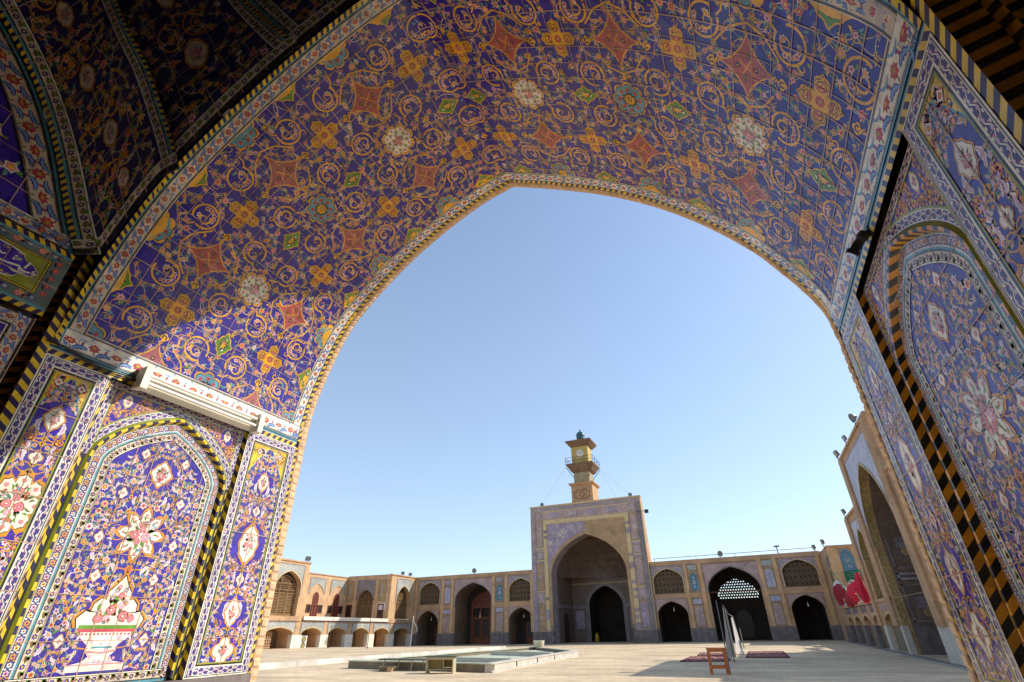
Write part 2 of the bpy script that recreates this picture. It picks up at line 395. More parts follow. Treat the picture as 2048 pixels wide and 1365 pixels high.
        if shape == 'flake':
            for i in range(8):
                a = (i+.5)*PI/4; s.flower(x+rx*.6*cos(a), y+ry*.6*sin(a), rx*.1, 'blue', 'gold', 'gold', 5, lay+3); s.flower(x+rx*.72*cos(a-PI/8), y+ry*.72*sin(a-PI/8), rx*.07, 'pink', 'red', 'rose', 5, lay+3)
                s.leaf(x+rx*.5*cos(a-PI/8), y+ry*.5*sin(a-PI/8), rx*.22, a-PI/8, .4, 'green', .2, lay+3)
        if shape == 'cusp':
            for i in range(8):
                a = i*PI/4; s.flower(x+rx*.78*cos(a), y+ry*.78*sin(a), rx*.11, 'pink', 'red', 'rose', 5, lay+3)
                for q in (-.3, .3): s.leaf(x+rx*.5*cos(a+q*.6), y+ry*.5*sin(a+q*.6), rx*.26, a+q, .4, 'green' if i % 2 else 'olive', q, lay+3)
        if inner: s.bouquet(x, y, min(rx, ry)*inner*1.12, lay+3, vase, ry/min(rx, ry))

# ---- bands: drawn in (b along, a across) of a path
def path_sub(P, pts):
    """Paint in (along, across) of a polyline given in P's own uv"""
    L = [0]
    for a, b in zip(pts, pts[1:]): L.append(L[-1]+math.hypot(b[0]-a[0], b[1]-a[1]))
    def f(b, a):
        i = 0; lo, hi = 0, len(L)-2
        while lo < hi:
            m = (lo+hi+1)//2
            if L[m] <= b: lo = m
            else: hi = m-1
        i = lo
        def nrm(j):
            p, q = pts[max(j-1, 0)], pts[min(j+1, len(pts)-1)]
            if 0 < j < len(pts)-1:
                d1 = (pts[j][0]-p[0], pts[j][1]-p[1]); d2 = (q[0]-pts[j][0], q[1]-pts[j][1])
                l1 = math.hypot(*d1) or 1; l2 = math.hypot(*d2) or 1
                n1 = (-d1[1]/l1, d1[0]/l1); n2 = (-d2[1]/l2, d2[0]/l2)
                mx, my = n1[0]+n2[0], n1[1]+n2[1]; k = max(.5, 1+n1[0]*n2[0]+n1[1]*n2[1])
                return (mx/k, my/k)
            d = (q[0]-p[0], q[1]-p[1]); l = math.hypot(*d) or 1
            return (-d[1]/l, d[0]/l)
        t = (b-L[i])/((L[i+1]-L[i]) or 1)
        n0, n1 = nrm(i), nrm(i+1)
        return (pts[i][0]+(pts[i+1][0]-pts[i][0])*t+(n0[0]*(1-t)+n1[0]*t)*a, pts[i][1]+(pts[i+1][1]-pts[i][1])*t+(n0[1]*(1-t)+n1[1]*t)*a)
    return P.sub(f), L[-1], L
def straight(P, p, q):
    d = (q[0]-p[0], q[1]-p[1]); l = math.hypot(*d); d = (d[0]/l, d[1]/l)
    return P.sub(lambda b, a: (p[0]+d[0]*b-d[1]*a, p[1]+d[1]*b+d[0]*a)), l
def strip(B, b0, b1, a0, a1, col, lay, seg=.12):
    B.rect(b0, a0, b1, a1, col, lay, seg)
def band(B, b0, b1, a0, a1, kind, lay=1, seg=.12):
    w = a1-a0; m = (a0+a1)/2; rn = B.rnd
    if kind == 'chevron':
        n = max(2, int(round((b1-b0)/(abs(w)*1.75)))); p = (b1-b0)/n; sl = abs(w)*.6
        strip(B, b0, b1, a0, a1, 'yellow', lay, seg)
        for i in range(n):
            x = b0+i*p; e = min(b1, x+p*.5+sl)
            B.poly([(x, a0), (min(b1, x+p*.5), a0), (e, a1), (min(b1, x+sl), a1)], 'navy', lay+1, False)
    elif kind in ('floral', 'floral_dim'):
        strip(B, b0, b1, a0, a1, 'white' if kind == 'floral' else 'cream', lay, seg)
        for a, c in ((a0+w*.03, 'black'), (a1-w*.03, 'black'), (a0+w*.10, 'cream'), (a1-w*.1, 'cream')): strip(B, b0, b1, a-w*.018, a+w*.018, c, lay+1, seg)
        n = max(1, int(round((b1-b0)/(w*1.12)))); p = (b1-b0)/n; r = abs(w)
        for i in range(n):
            x = b0+(i+.5)*p
            if i % 2: B.flower(x-p*.22, m, r*.30, 'rose', 'lime', 'red', 8, lay+1, .2)
            else: B.lotus(x-p*.22, m-r*.02, r*.30, rn.choice((PI/2, -PI/2)), 'rose', 'red', lay+1)
            B.saz(x+p*.04, m+w*.27, r*.85, -.6, 1.0, 'sky', lay+1, 'blue'); B.saz(x+p*.55, m-w*.27, r*.85, PI-.6, 1.0, 'sky', lay+1, 'blue')
            B.flower(x+p*.28, m, r*.09, 'coral', 'red', 'red', 5, lay+1)
            for sg in (1, -1): B.leaf(x-p*.2, m+sg*w*.28, r*.17, sg*.9, .5, rn.choice(('green', 'olive')), .1, lay+1)
    elif kind == 'vine':
        strip(B, b0, b1, a0, a1, 'white', lay, seg); strip(B, b0, b1, a0+w*.1, a1-w*.1, 'indigo', lay+1, seg)
        n = max(2, int(round((b1-b0)/(abs(w)*.85)))); p = (b1-b0)/n
        k = max(6, n*4)
        for i in range(n):
            x = b0+i*p
            for q in (-.3, .3): B.poly([(x, m+w*q-w*.1), (x+p*.3, m+w*q), (x, m+w*q+w*.1), (x-p*.15, m+w*q)], 'white', lay+2, False)
        B.stroke([(b0+(b1-b0)*i/k, m+w*.22*sin(PI*n*i/k)) for i in range(k+1)], abs(w)*.1, 'white', lay+2)
        for i in range(n):
            x = b0+(i+.5)*p; sg = 1 if i % 2 else -1
            B.poly([(x-p*.2, m-sg*w*.05), (x, m-sg*w*.3), (x+p*.22, m-sg*w*.1), (x, m+sg*w*.02)], 'lilac', lay+3, False)
            B.poly([(x+p*.3, m+sg*w*.1), (x+p*.42, m+sg*w*.3), (x+p*.55, m+sg*w*.12)], 'pink', lay+3, False)
    elif kind == 'beads':
        strip(B, b0, b1, a0, a1, 'indigo', lay, seg)
        for a in (a0+w*.06, a1-w*.06): strip(B, b0, b1, a-w*.03, a+w*.03, 'white', lay+1, seg)
        n = max(1, int(round((b1-b0)/(abs(w)*.8)))); p = (b1-b0)/n
        for i in range(n):
            x = b0+(i+.5)*p
            B.flower(x, m, abs(w)*.33, ('orange', 'white', 'pink', 'yellow')[i % 4], 'red' if i % 2 else 'blue', ('yellow', 'sky', 'white', 'white')[i % 4], 6, lay+1)
            for sg in (1, -1): B.poly([(x+p*.4, m+sg*w*.1), (x+p*.62, m+sg*w*.2), (x+p*.5, m+sg*w*.4), (x+p*.36, m+sg*w*.3)], ('gold', 'white')[i % 2], lay+1, False)
    elif kind == 'leafy':
        strip(B, b0, b1, a0, a1, 'cream', lay, seg)
        for a in (a0+w*.04, a1-w*.04): strip(B, b0, b1, a-w*.03, a+w*.03, 'black', lay+1, seg)
        n = max(1, int(round((b1-b0)/(abs(w)*.85)))); p = (b1-b0)/n
        for i in range(n):
            x = b0+(i+.5)*p
            if i % 2:
                B.flower(x, m, abs(w)*.38, 'indigo', 'yellow', 'blue', 6, lay+1)
            else:
                B.leaf(x-p*.5, m-w*.1, abs(w)*.95, .2, .6, 'olive', .1, lay+1); B.leaf(x+p*.2, m+w*.16, abs(w)*.7, 2.6, .6, 'green', .1, lay+1); B.leaf(x-p*.3, m+w*.2, abs(w)*.5, .5, .6, 'olive', .1, lay+1)
                B.poly([(x-p*.12, m), (x, m-w*.14), (x+p*.12, m), (x, m+w*.14)], 'coral', lay+2, False)
    else: strip(B, b0, b1, a0, a1, kind, lay, seg)
def bands(P, p, q, spec, lay=1):
    """spec: list of (a0,a1,kind) drawn along segment p->q, a positive to the left"""
    B, l = straight(P, p, q)
    for a0, a1, k in spec: band(B, 0, l, a0, a1, k, lay, 10)
def frame_bands(P, u0, v0, u1, v1, spec, lay=1, sides='lrtb'):
    """nested bands inside a rectangle, a measured inward"""
    for a0, a1, k in spec:
        if 'l' in sides: B, l = straight(P, (u0, v1), (u0, v0)); band(B, a0, l-(a0 if 'b' in sides else 0), a0, a1, k, lay, .3)
        if 'r' in sides: B, l = straight(P, (u1, v0), (u1, v1)); band(B, a0 if 'b' in sides else 0, l-a0, a0, a1, k, lay, .3)
        if 't' in sides: B, l = straight(P, (u1, v1), (u0, v1)); band(B, a1, l-a1, a0, a1, k, lay, .3)
        if 'b' in sides: B, l = straight(P, (u0, v0), (u1, v0)); band(B, a1, l-a1, a0, a1, k, lay, .3)
def grout(P, u0, u1, v0, v1, du, dv, lay=12, w=.007, seg=.25, test=None):
    rn = P.rnd
    for v in [v0+dv*i for i in range(1, int((v1-v0)/dv)+1)]:
        k = max(2, int((u1-u0)/seg)); pts = [(u0+(u1-u0)*i/k, v+rn.uniform(-.003, .003)) for i in range(k+1)]
        if test: pts = [p for p in pts if test(*p)]
        if len(pts) > 1: P.stroke(pts, w*rn.uniform(.6, 1.3), 'grout', lay)
    for u in [u0+du*i for i in range(1, int((u1-u0)/du)+1)]:
        k = max(2, int((v1-v0)/seg)); pts = [(u+rn.uniform(-.003, .003), v0+(v1-v0)*i/k) for i in range(k+1)]
        if test: pts = [p for p in pts if test(*p)]
        if len(pts) > 1: P.stroke(pts, w*rn.uniform(.6, 1.3), 'grout', lay)
def scatter(P, u0, u1, v0, v1, avoid, n, seed, mirror=None, test=None, scale=1.0, style='wall'):
    """flowers, lotuses, feathered leaves and stems between the large motifs"""
    rn = random.Random(seed); put = list(avoid); got = []; n, scale = (int(n*1.7), scale*.8) if style == 'wall' else (n, scale)
    rimc = 'white' if style == 'wall' else 'pink'
    uhi = mirror if mirror is not None else u1
    for k in range(n*14):
        if len(got) >= n: break
        r = rn.choice((.052, .044, .036, .03, .026) if k < n*7 else (.03, .024, .02))*scale
        u = rn.uniform(u0+r*.6, uhi-r*.3 if mirror is not None else u1-r*.6); v = rn.uniform(v0+r*.6, v1-r*.6)
        if test and not test(u, v, r): continue
        if all((u-a)**2+(v-b)**2 > (r+c*.98)**2 for a, b, c in put):
            put.append((u, v, r)); got.append((u, v, r))
    for i, (u, v, r) in enumerate(got):
        kind = rn.random(); ang = rn.uniform(0, 2*PI); bend = rn.choice((-.9, .9))
        near = sorted(got, key=lambda g: (g[0]-u)**2+(g[1]-v)**2)[1:3]
        fc = rn.choice((('pink', 'red'), ('orange', 'red'), ('rose', 'yellow'), ('lilac', 'red'), ('coral', 'yellow'), ('pink', 'yellow'))); n6 = rn.choice((5, 6, 8))
        lf = [(rn.uniform(0, 6.28), rn.choice(('green', 'teal', 'lime', 'mint', 'yellow')), rn.uniform(.7, 1.25)) for _ in range(4)]
        sw = rn.choice(('yellow', 'gold', 'white', 'mint'))
        for sg in ((1, -1) if mirror is not None else (1,)):
            X = (lambda q: 2*mirror-q) if sg < 0 else (lambda q: q)
            A = (lambda a: PI-a) if sg < 0 else (lambda a: a)
            for g in near:
                mx, my = (u+g[0])/2+(g[1]-v)*.28, (v+g[1])/2-(g[0]-u)*.28
                pts = [((1-t)**2*u+2*t*(1-t)*mx+t*t*g[0], (1-t)**2*v+2*t*(1-t)*my+t*t*g[1]) for t in (0, .25, .5, .75, 1)]
                P.stroke([(X(p[0]), p[1]) for p in pts], .0065*scale, sw, 1)
            for a, c, q in lf: P.leaf(X(u)+r*.7*cos(A(a)), v+r*.7*sin(a), r*1.1*q, A(a)+sg*.5, .42, c, sg*.2, 2)
            if kind < .5: P.flower(X(u), v, r*.95, fc[0], fc[1], rimc if kind < .3 else 'yellow', n6, 3, ang)
            elif kind < .68: P.lotus(X(u), v, r*1.05, A(ang), fc[0], 'white' if kind < .6 else 'yellow', 3)
            elif kind < .9 and style == 'wall': P.saz(X(u)-r*cos(A(ang)), v-r*sin(ang), r*2.9, A(ang), sg*bend, 'lilac', 3)
            else:
                P.curl(X(u), v, r*1.1, A(ang), sg, 1.1, .012*scale, 'gold', 3, 10); P.flower(X(u), v, r*.5, fc[0], fc[1], 'white', 5, 4)
    return put
# ================================================================== the tiled iwan the camera stands in
IW = thing('tiled_iwan', 'huge pointed archway covered in blue and gold floral tiles, framing the courtyard', 'archway', (-2.05, 3.4, 0))
XL, XR = -5.37, 1.25
ZL, ZR = 3.95, 4.08
Y0, Y1 = 1.87, 4.91
LP = [(-5.37, 3.95), (-5.36, 4.25), (-5.27, 4.75), (-4.98, 5.56), (-4.6, 6.1), (-3.92, 6.73), (-3.22, 7.2), (-2.61, 7.5), (-2.12, 7.64)]
RP = [(1.25, 4.08), (1.22, 4.36), (1.13, 4.63), (.97, 4.97), (.76, 5.35), (.33, 5.91), (-.19, 6.43), (-.81, 6.9), (-1.53, 7.33), (-2.12, 7.64)]
class Prof:
    """arch profile measured from the apex down to the springing"""
    def __init__(s, pts):
        s.p = catmull(pts, 14)[::-1]; s.L = [0]
        for a, b in zip(s.p, s.p[1:]): s.L.append(s.L[-1]+math.hypot(b[0]-a[0], b[1]-a[1]))
        s.len = s.L[-1]
    def at(s, t):
        lo, hi = 0, len(s.L)-2
        while lo < hi:
            m = (lo+hi+1)//2
            if s.L[m] <= t: lo = m
            else: hi = m-1
        a, b = s.p[lo], s.p[lo+1]; k = (t-s.L[lo])/(s.L[lo+1]-s.L[lo]); d = s.L[lo+1]-s.L[lo]
        return a[0]+(b[0]-a[0])*k, a[1]+(b[1]-a[1])*k, (b[0]-a[0])/d, (b[1]-a[1])/d
PL, PR = Prof(LP), Prof(RP)
def soffit_surf(pr, left):
    def f(s, y, h):
        x, z, dx, dz = pr.at(s)
        nx, nz = (-dz, dx) if left else (dz, -dx)
        return Vector((x+nx*h, y, z+nz*h))
    return f
def cross(P, x, y, r):
    KN = ((0, 1.0), (.09, .90), (.2, .84), (.36, .86), (.5, .80), (.64, .66), (.78, .52), (.9, .46), (1.01, .44))
    def f(t):
        u = abs(((t/(PI/2)+.5) % 1)-.5)*2
        for (a, b), (c, d) in zip(KN, KN[1:]):
            if u <= c: return b+(d-b)*(u-a)/(c-a)
        return .44
    P.radial(x, y, lambda t: r*1.17*f(t), 48, 'amber', 4); P.radial(x, y, lambda t: r*1.05*f(t), 48, 'black', 5); P.radial(x, y, lambda t: r*1.0*f(t), 48, 'amber', 6)
    for i in range(4):
        a = i*PI/2; P.stroke([(x+r*(.62+.2*cos(q))*cos(a)-r*.24*sin(q)*sin(a), y+r*(.62+.2*cos(q))*sin(a)+r*.24*sin(q)*cos(a)) for q in [-2.4+.8*j for j in range(7)]], r*.045, 'black', 7)
        P.lotus(x+r*.52*cos(a), y+r*.52*sin(a), r*.24, a, 'rose', 'red', 7)
        b = a+PI/4; P.flower(x+r*1.02*cos(a), y+r*1.02*sin(a), r*.13, 'amber', 'black', 'amber', 4, 7)
    P.flower(x, y, r*.26, 'rose', 'lime', 'red', 8, 7)
def star4(P, x, y, r):
    f = lambda t: 1/((abs(cos(t))**.7+abs(sin(t))**.7)**(1/.7))
    P.radial(x, y, lambda t: r*1.1*f(t), 48, 'amber', 4); P.radial(x, y, lambda t: r*.99*f(t), 48, P.rnd.choice(('coral', 'salmon')), 5)
    for i in range(4):
        a = i*PI/2; b = a+PI/4
        for q in (-1, 1): P.curl(x+r*.62*cos(a+q*.42), y+r*.62*sin(a+q*.42), r*.17, a+PI, q, 1, .012, 'amber', 3, 8)
        P.flower(x+r*1.08*cos(a), y+r*1.08*sin(a), r*.1, 'amber', 'black', 'amber', 4, 6)
        P.stroke([(x, y), (x+r*.3*cos(b-.25), y+r*.3*sin(b-.25)), (x+r*.33*cos(b), y+r*.33*sin(b))], .009, 'amber', 6)
        if i % 2 == 0: P.flower(x+r*.34*cos(a), y+r*.34*sin(a), r*.11, 'navy', 'yellow', 'navy', 6, 6)
        else: P.leaf(x+r*.15*cos(a), y+r*.15*sin(a), r*.4, a, .3, 'olive', .2, 6); P.flower(x+r*.3*cos(a+.3), y+r*.3*sin(a+.3), r*.07, 'rose', 'red', 'red', 5, 6)
def rosette(P, x, y, r):
    f = lambda t: .78+.22*abs(cos(4*t))**.6
    P.radial(x, y, lambda t: r*1.12*f(t), 64, 'amber', 4); P.radial(x, y, lambda t: r*1.02*f(t), 64, 'black', 5); P.radial(x, y, lambda t: r*.97*f(t), 64, 'teal', 6)
    for i in range(8):
        a = i*PI/4; P.flower(x+r*.64*cos(a), y+r*.64*sin(a), r*.17, 'coral', 'red', 'rose', 6, 7)
        P.leaf(x+r*.5*cos(a+.39), y+r*.5*sin(a+.39), r*.36, a+.39, .4, 'sky', 0, 7)
    P.radial(x, y, lambda t: r*(.44+.07*cos(10*t)), 40, 'black', 8); P.radial(x, y, lambda t: r*(.32+.06*cos(10*t)), 40, 'amber', 9)
    P.ring(x, y, r*.12, r*.04, 'black', 10, 10)
def ogee(P, x, y, rx, ry):
    f = lambda t: 1/((abs(cos(t))**.95+abs(sin(t))**1.15)**.95)*(1+.05*cos(8*t))
    P.radial(x, y, lambda t: 1.14*f(t), 36, 'amber', 4, 0, rx, ry); P.radial(x, y, f, 36, 'green', 5, 0, rx, ry)
    P.lotus(x, y, ry*.72, PI/2, 'amber', 'black', 6); P.leaf(x-rx*.6, y-ry*.1, rx*.4, .4, .3, 'white', .3, 6); P.leaf(x+rx*.6, y-ry*.1, rx*.4, PI-.4, .3, 'white', -.3, 6)
def ringmotif(P, x, y, sx, sy, rn):
    r = .137
    a0 = math.atan2(sy, sx)
    P.ring(x, y, r, .021, 'amber', 3, 24, a0+.5, a0+2*PI-.25)
    P.curl(x+sx*r*.2, y, r*.52, a0+PI, 1 if sx*sy > 0 else -1, 1.15, .024, 'amber', 4, 16)
    P.stroke([(x+sx*r*.9, y+sy*r*.4), (x+sx*r*1.25, y+sy*r*.75), (x+sx*r*1.3, y+sy*r*1.3)], .017, 'amber', 3)
    P.curl(x-sx*r*.9, y-sy*r*.9, r*.32, a0, -1, .9, .016, 'amber', 3, 9); P.leaf(x+sx*r*1.1, y-sy*r*.6, r*.5, a0+1, .4, 'amber', .4, 3)
    P.flower(x+sx*r*.95, y-sy*r*.35, .02, 'amber', 'black', 'amber', 4, 5)
    for i in range(6):
        q = a0+PI-.9+i*.42; e = r*.66; P.flower(x+e*cos(q), y+e*sin(q), r*(.15+.03*(i % 3)), rn.choice(('pink', 'rose', 'coral')), 'red', 'white', 5, 4, q)
    P.lotus(x+r*.48*cos(a0-.35), y+r*.48*sin(a0-.35), r*.3, a0, rn.choice(('rose', 'orange')), 'white', 4)
    for i in range(4):
        q = rn.uniform(0, 6.28); P.leaf(x+r*.5*cos(q), y+r*.5*sin(q), r*.4, q+1, .4, rn.choice(('green', 'teal', 'lime')), .2, 3)
def soffit_half(pr, left, seed):
    mb = MB(); S = soffit_surf(pr, left); P = Paint(mb, S, .00032, None, seed); rn = P.rnd
    top = pr.len
    P.rect(0, Y0, top, Y1, 'cobalt', 0, .06)
    # border bands framing the field
    sp = top-.235
    B, l = straight(P, (top, Y0), (0, Y0)) if not left else straight(P, (top, Y0), (0, Y0))
    def run(y, sg, spec):
        B = P.sub(lambda b, a: (b, y+sg*a))
        for a0, a1, k in spec: band(B, 0, top, a0, a1, k, 14, .09)
    run(Y0, 1, [(0, .045, 'chevron'), (.045, .056, 'teal'), (.056, .068, 'black'), (.068, .195, 'floral_dim'), (.195, .205, 'black'), (.205, .215, 'cream')])
    run(Y1, -1, [(0, .05, 'chevron'), (.05, .06, 'black'), (.06, .19, 'floral'), (.19, .2, 'black'), (.2, .212, 'cream')])
    B = P.sub(lambda b, a: (top-a, Y0+.06+b))
    for a0, a1, k in [(0, .014, 'teal'), (.014, .022, 'black'), (.022, .205, 'floral'), (.205, .215, 'black'), (.215, .228, 'cream')]: band(B, 0, Y1-Y0-.12, a0, a1, k, 15, .09)
    F = Paint(mb, S, .00032, (0, sp, Y0+.21, Y1-.21), seed); F.rnd = rn
    U = .6825; Yc = 3.365; av = []
    for k in range(-1, 9):
        s = (k+.5)*U
        if s > sp+.4: break
        if k % 2 == 0:
            for d in (-.65, .65):
                cross(F, s, Yc+d, .185); av.append((s, Yc+d, .2))
                for e in (-.5, .5):
                    x = s+e*U; F.radial(x, Yc+d*.97, lambda t: .05*(.7+.3*abs(cos(2*t))), 16, 'amber', 5); F.ring(x, Yc+d*.97, .022, .014, 'black', 6, 8, .6, 5.4); av.append((x, Yc+d*.97, .055))
            for e in (-.43, .43):
                for d, sy in ((-.95, -1), (-.265, 1), (.265, -1), (.95, 1)):
                    ringmotif(F, s+e*U, Yc+d, 1 if e > 0 else -1, sy, rn); av.append((s+e*U, Yc+d, .15))
            for d in (-1.29, 1.29): ogee(F, s, Yc+d, .15, .12); av.append((s, Yc+d, .14))
        else:
            for d in (-.65, .65): star4(F, s, Yc+d, .255); av.append((s, Yc+d, .17))
            if k % 4 == 1:
                F.medallion(s, Yc, .195, .195, 'cusp', 4, False, 'white', 96, 'amber', .5); av.append((s, Yc, .21))
                for sx in (-1, 1): F.flower(s+sx*.27, Yc, .03, 'amber', 'black', 'amber', 4, 4)
            else:
                rosette(F, s, Yc, .185); av.append((s, Yc, .21))
                for e in (-.57, .57): ogee(F, s+e, Yc, .14, .105); av.append((s+e, Yc, .13))
            for d in (-1.29, 1.29): rosette(F, s, Yc+d, .175); av.append((s, Yc+d, .2))
            for sy in (-1, 1):      # long gold scrolls tying the row together
                F.stroke([(s-.26, Yc+sy*.50), (s-.16, Yc+sy*.36), (s, Yc+sy*.30), (s+.16, Yc+sy*.36), (s+.26, Yc+sy*.50)], .018, 'amber', 2)
                F.stroke([(s-.30, Yc+sy*.80), (s-.16, Yc+sy*.94), (s, Yc+sy*1.0), (s+.16, Yc+sy*.94), (s+.30, Yc+sy*.80)], .018, 'amber', 2)
    scatter(F, 0, sp, Y0+.2, Y1-.2, av, 640, seed+5, None, None, .86, 'vault')
    for i in range(900):
        s, y = rn.uniform(0, sp), rn.uniform(Y0+.22, Y1-.22)
        if any((s-a)**2+(y-b)**2 < (c*.85)**2 for a, b, c in av): continue
        q = rn.random()
        if q < .4: F.curl(s, y, rn.uniform(.03, .05), rn.uniform(0, 6), rn.choice((-1, 1)), .8, .008, rn.choice(('amber', 'gold', 'teal')), 1, 7)
        else: F.leaf(s, y, rn.uniform(.03, .055), rn.uniform(0, 6.3), .45, rn.choice(('green', 'teal', 'lime', 'green', 'indigo')), rn.uniform(-.3, .3), 1)
    grout(P, 0, sp, Y0+.2, Y1-.2, .181, .181, 13, .0075, .12)
    return mb.build('soffit', IW)
soffit_half(PL, True, 11); soffit_half(PR, False, 12)

# ---- jambs -------------------------------------------------------
def chev_fold(mb, f, L, facets, period, cols=('yellow', 'navy')):
    n = max(2, int(round(L/period))); p = L/n
    for w0, w1, sl in facets:
        for i in range(-2, n+2):
            for j, c in ((0, cols[0]), (1, cols[1])):
                a, b = (i+j*.5)*p, (i+j*.5+.5)*p
                q = [(min(max(t, 0), L), w) for t, w in ((a, w0), (b, w0), (b+sl, w1), (a+sl, w1))]
                if q[0][0] == q[1][0] and q[2][0] == q[3][0]: continue
                mb.face([f(*t) for t in q], T[c])
VB = 1.27
def frame_panel(P, u0, u1, v1, meds, seed, spandrel=.42, nsc=190):
    um = (u0+u1)/2
    P.rect(u0, VB, u1, v1, 'blue', 0, 3)
    frame_bands(P, u0, VB, u1, v1, [(0, .012, 'white'), (.012, .02, 'black'), (.02, .092, 'vine'), (.092, .1, 'white'), (.1, .116, 'black'), (.116, .128, 'lime')], 12)
    a, b, t = u0+.125, u1-.125, v1-.125; w = (b-a)/2
    av = []
    for sg in (-1, 1):
        q = [(um, t), (um, t-.03)]
        for k in range(1, 9):
            x = w*k/8; y = t-.03-spandrel*(k/8)**1.35+.018*(k % 2); q.append((um+sg*x, y))
        q.append((um+sg*w, t))
        P.poly(q, 'yellow', 2, False)
        P.stroke(q[1:-1], .012, 'teal', 3)
        c = (um+sg*w*.62, t-.085)
        P.flower(c[0], c[1], .05, 'white', 'rose', 'rose', 4, 4)
        for i in range(9):
            x = sg*w*P.rnd.uniform(.35, .95); y = t-P.rnd.uniform(.03, .30)*abs(x)/w
            P.curl(um+x, y, .03, P.rnd.uniform(0, 6), sg, .9, .009, P.rnd.choice(('rose', 'navy', 'red')), 4, 8)
            P.leaf(um+x, y, .05, P.rnd.uniform(0, 6), .4, P.rnd.choice(('rose', 'sky', 'lilac', 'orange')), .2, 4)
    for m in meds:
        v, rx, ry, shape, vase, inner = m
        P.medallion(um, v, rx, ry, shape, 5, vase, 'white', 48, 'gold', inner); av.append((um, v, max(rx, ry)*1.15))
        for sv in (-1, 1):
            y = v+sv*(ry*1.15+.05); P.flower(um, y, .035, 'gold', 'black', 'lime', 4, 4); av.append((um, y, .03))
            for sg in (-1, 1):
                P.stroke([(um, y), (um+sg*.06, y+sv*.01), (um+sg*.12, y-sv*.03), (um+sg*.17, y+sv*.03), (um+sg*.2, y+sv*.1)], .011, 'gold', 3)
                P.curl(um+sg*.14, y+sv*.045, .04, 1.5, sg, 1, .011, 'orange', 3, 10)
                P.saz(um+sg*.07, y+sv*.10, .13, PI/2-sg*.9 if sv > 0 else -PI/2+sg*.9, sg*.9*sv, 'lilac', 3)
    scatter(P, a, b, VB+.12, t-.03, av, nsc, seed, um, lambda u, v, r: v < t-.04-spandrel*(min(1, abs(u-um)/w))**1.35-r, .92)
    grout(P, u0, u1, VB, v1, (u1-u0)/2.0, .352, 18, .007, .2)
def jamb(left):
    X = XL if left else XR; sg = 1 if left else -1; dz = 0 if left else .13; V = 3.86+dz
    base = lambda d: (lambda u, v, h: Vector((X+sg*(h-d), u, v)))
    side = 'left' if left else 'right'; sd = 100 if left else 200
    # solid wall core and dado
    mb = MB(); x0, x1 = sorted((X-sg*.12, X-sg*.9)); mb.box((x0, Y0-.0, -.3), (x1, 4.94, V+.12), 'buff_brick')
    x0, x1 = sorted((X+sg*.03, X-sg*.12)); mb.box((x0, Y0-.02, -.3), (x1, 4.9, VB-.004), 'grey_stone')
    mb.build('jamb_wall', IW)
    # top courses under the springing
    mb = MB(); P = Paint(mb, base(0), .0003)
    B, l = straight(P, (Y0-.0, V), (4.91, V))
    band(B, 0, l, 0, .055, 'chevron', 2, 10); band(B, 0, l, .055, .062, 'cream', 2, 10); band(B, 0, l, .062, .078, 'teal', 2, 10); band(B, 0, l, .078, .09, 'black', 2, 10)
    mb.build('string_course', IW)
    # outer narrow panel
    mb = MB(); P = Paint(mb, base(0), .0003, None, sd)
    frame_panel(P, 4.09, 4.86, V, [(3.29+dz, .085, .125, 'diamond', True, .6), (2.94+dz, .05, .06, 'quad', False, .5), (2.57+dz, .15, .2, 'ogee', False, .62), (2.19+dz, .05, .07, 'quad', False, .5), (1.86+dz, .1, .155, 'diamond', True, .6), (1.5+dz, .13, .13, 'quad', False, .5)], sd+1, .36, 190)
    B, l = straight(P, (4.86, VB), (4.86, V)); B = P.sub(lambda b, a: (4.86+a, VB+b)); band(B, 0, V-VB+.09, 0, .05, 'chevron', 2, 10)
    mb.build('tile_panel', IW)
    # inner panel
    mb = MB(); P = Paint(mb, base(0), .0003, None, sd+3)
    frame_panel(P, Y0+.005, 2.43, V, [(3.33+dz, .085, .12, 'diamond', True, .6), (2.98+dz, .05, .06, 'quad', False, .5), (2.6+dz, .185, .235, 'cusp', False, .66), (2.2+dz, .05, .06, 'quad', False, .5), (1.8+dz, .1, .15, 'diamond', True, .6), (1.48+dz, .1, .1, 'quad', False, .5)], sd+4, .30, 150)
    mb.build('tile_panel', IW)
    # folded corner strips either side of the niche
    uc = 3.27; zs = 3.12+dz
    cc = ('yellow', 'navy') if left else ('gold', 'black')  # right mouldings in darker glazes, shade painted into their stripes
    for a, b in ((2.43, 2.475), (4.09, 4.065)):
        mb = MB(); S = base(0)
        chev_fold(mb, lambda t, w: Vector((X-sg*(.052*w), a+(b-a)*w, VB+t)), V-VB, [(0, 1, .06)], .135, cc)
        e = .05 if b > a else -.05
        chev_fold(mb, lambda t, w: Vector((X-sg*.0515, b+e*w, VB+t)), zs-VB+.05, [(0, .5, -.035)], .135, cc)
        mb.face([Vector((X-sg*.0515, b+e*w, z)) for w, z in ((.5, VB), (1, VB), (1, zs+.05), (.5, zs+.05))], T['black'])  # plain black half facet paints the shadowed groove between the cords
        mb.build('chevron_strip', IW)
    # spandrel plate over the niche
    mb = MB(); S = base(.05); P = Paint(mb, S, .0003, None, sd+7)
    hw, rise = .75, .62; arc = archpts(uc, hw, zs, rise, 12, .56)
    outer = [(uc+.795, zs-.0), (uc+.795, V), (uc-.795, V), (uc-.795, zs)]
    pl = outer+arc[::-1]
    tri = tessellate_polygon([[Vector((p[0], p[1], 0)) for p in pl]])
    i0 = len(mb.v); mb.v.extend([S(p[0], p[1], 0) for p in pl]); k0 = mb.m(T['blue'])
    for t in tri: mb.f.append(tuple(i0+j for j in t)); mb.mi.append(k0)
    def outside(u, v, r): return v > zs+.05 and v > arch_h(u) and min(math.hypot(u-p[0], v-p[1]) for p in arc2) > .092
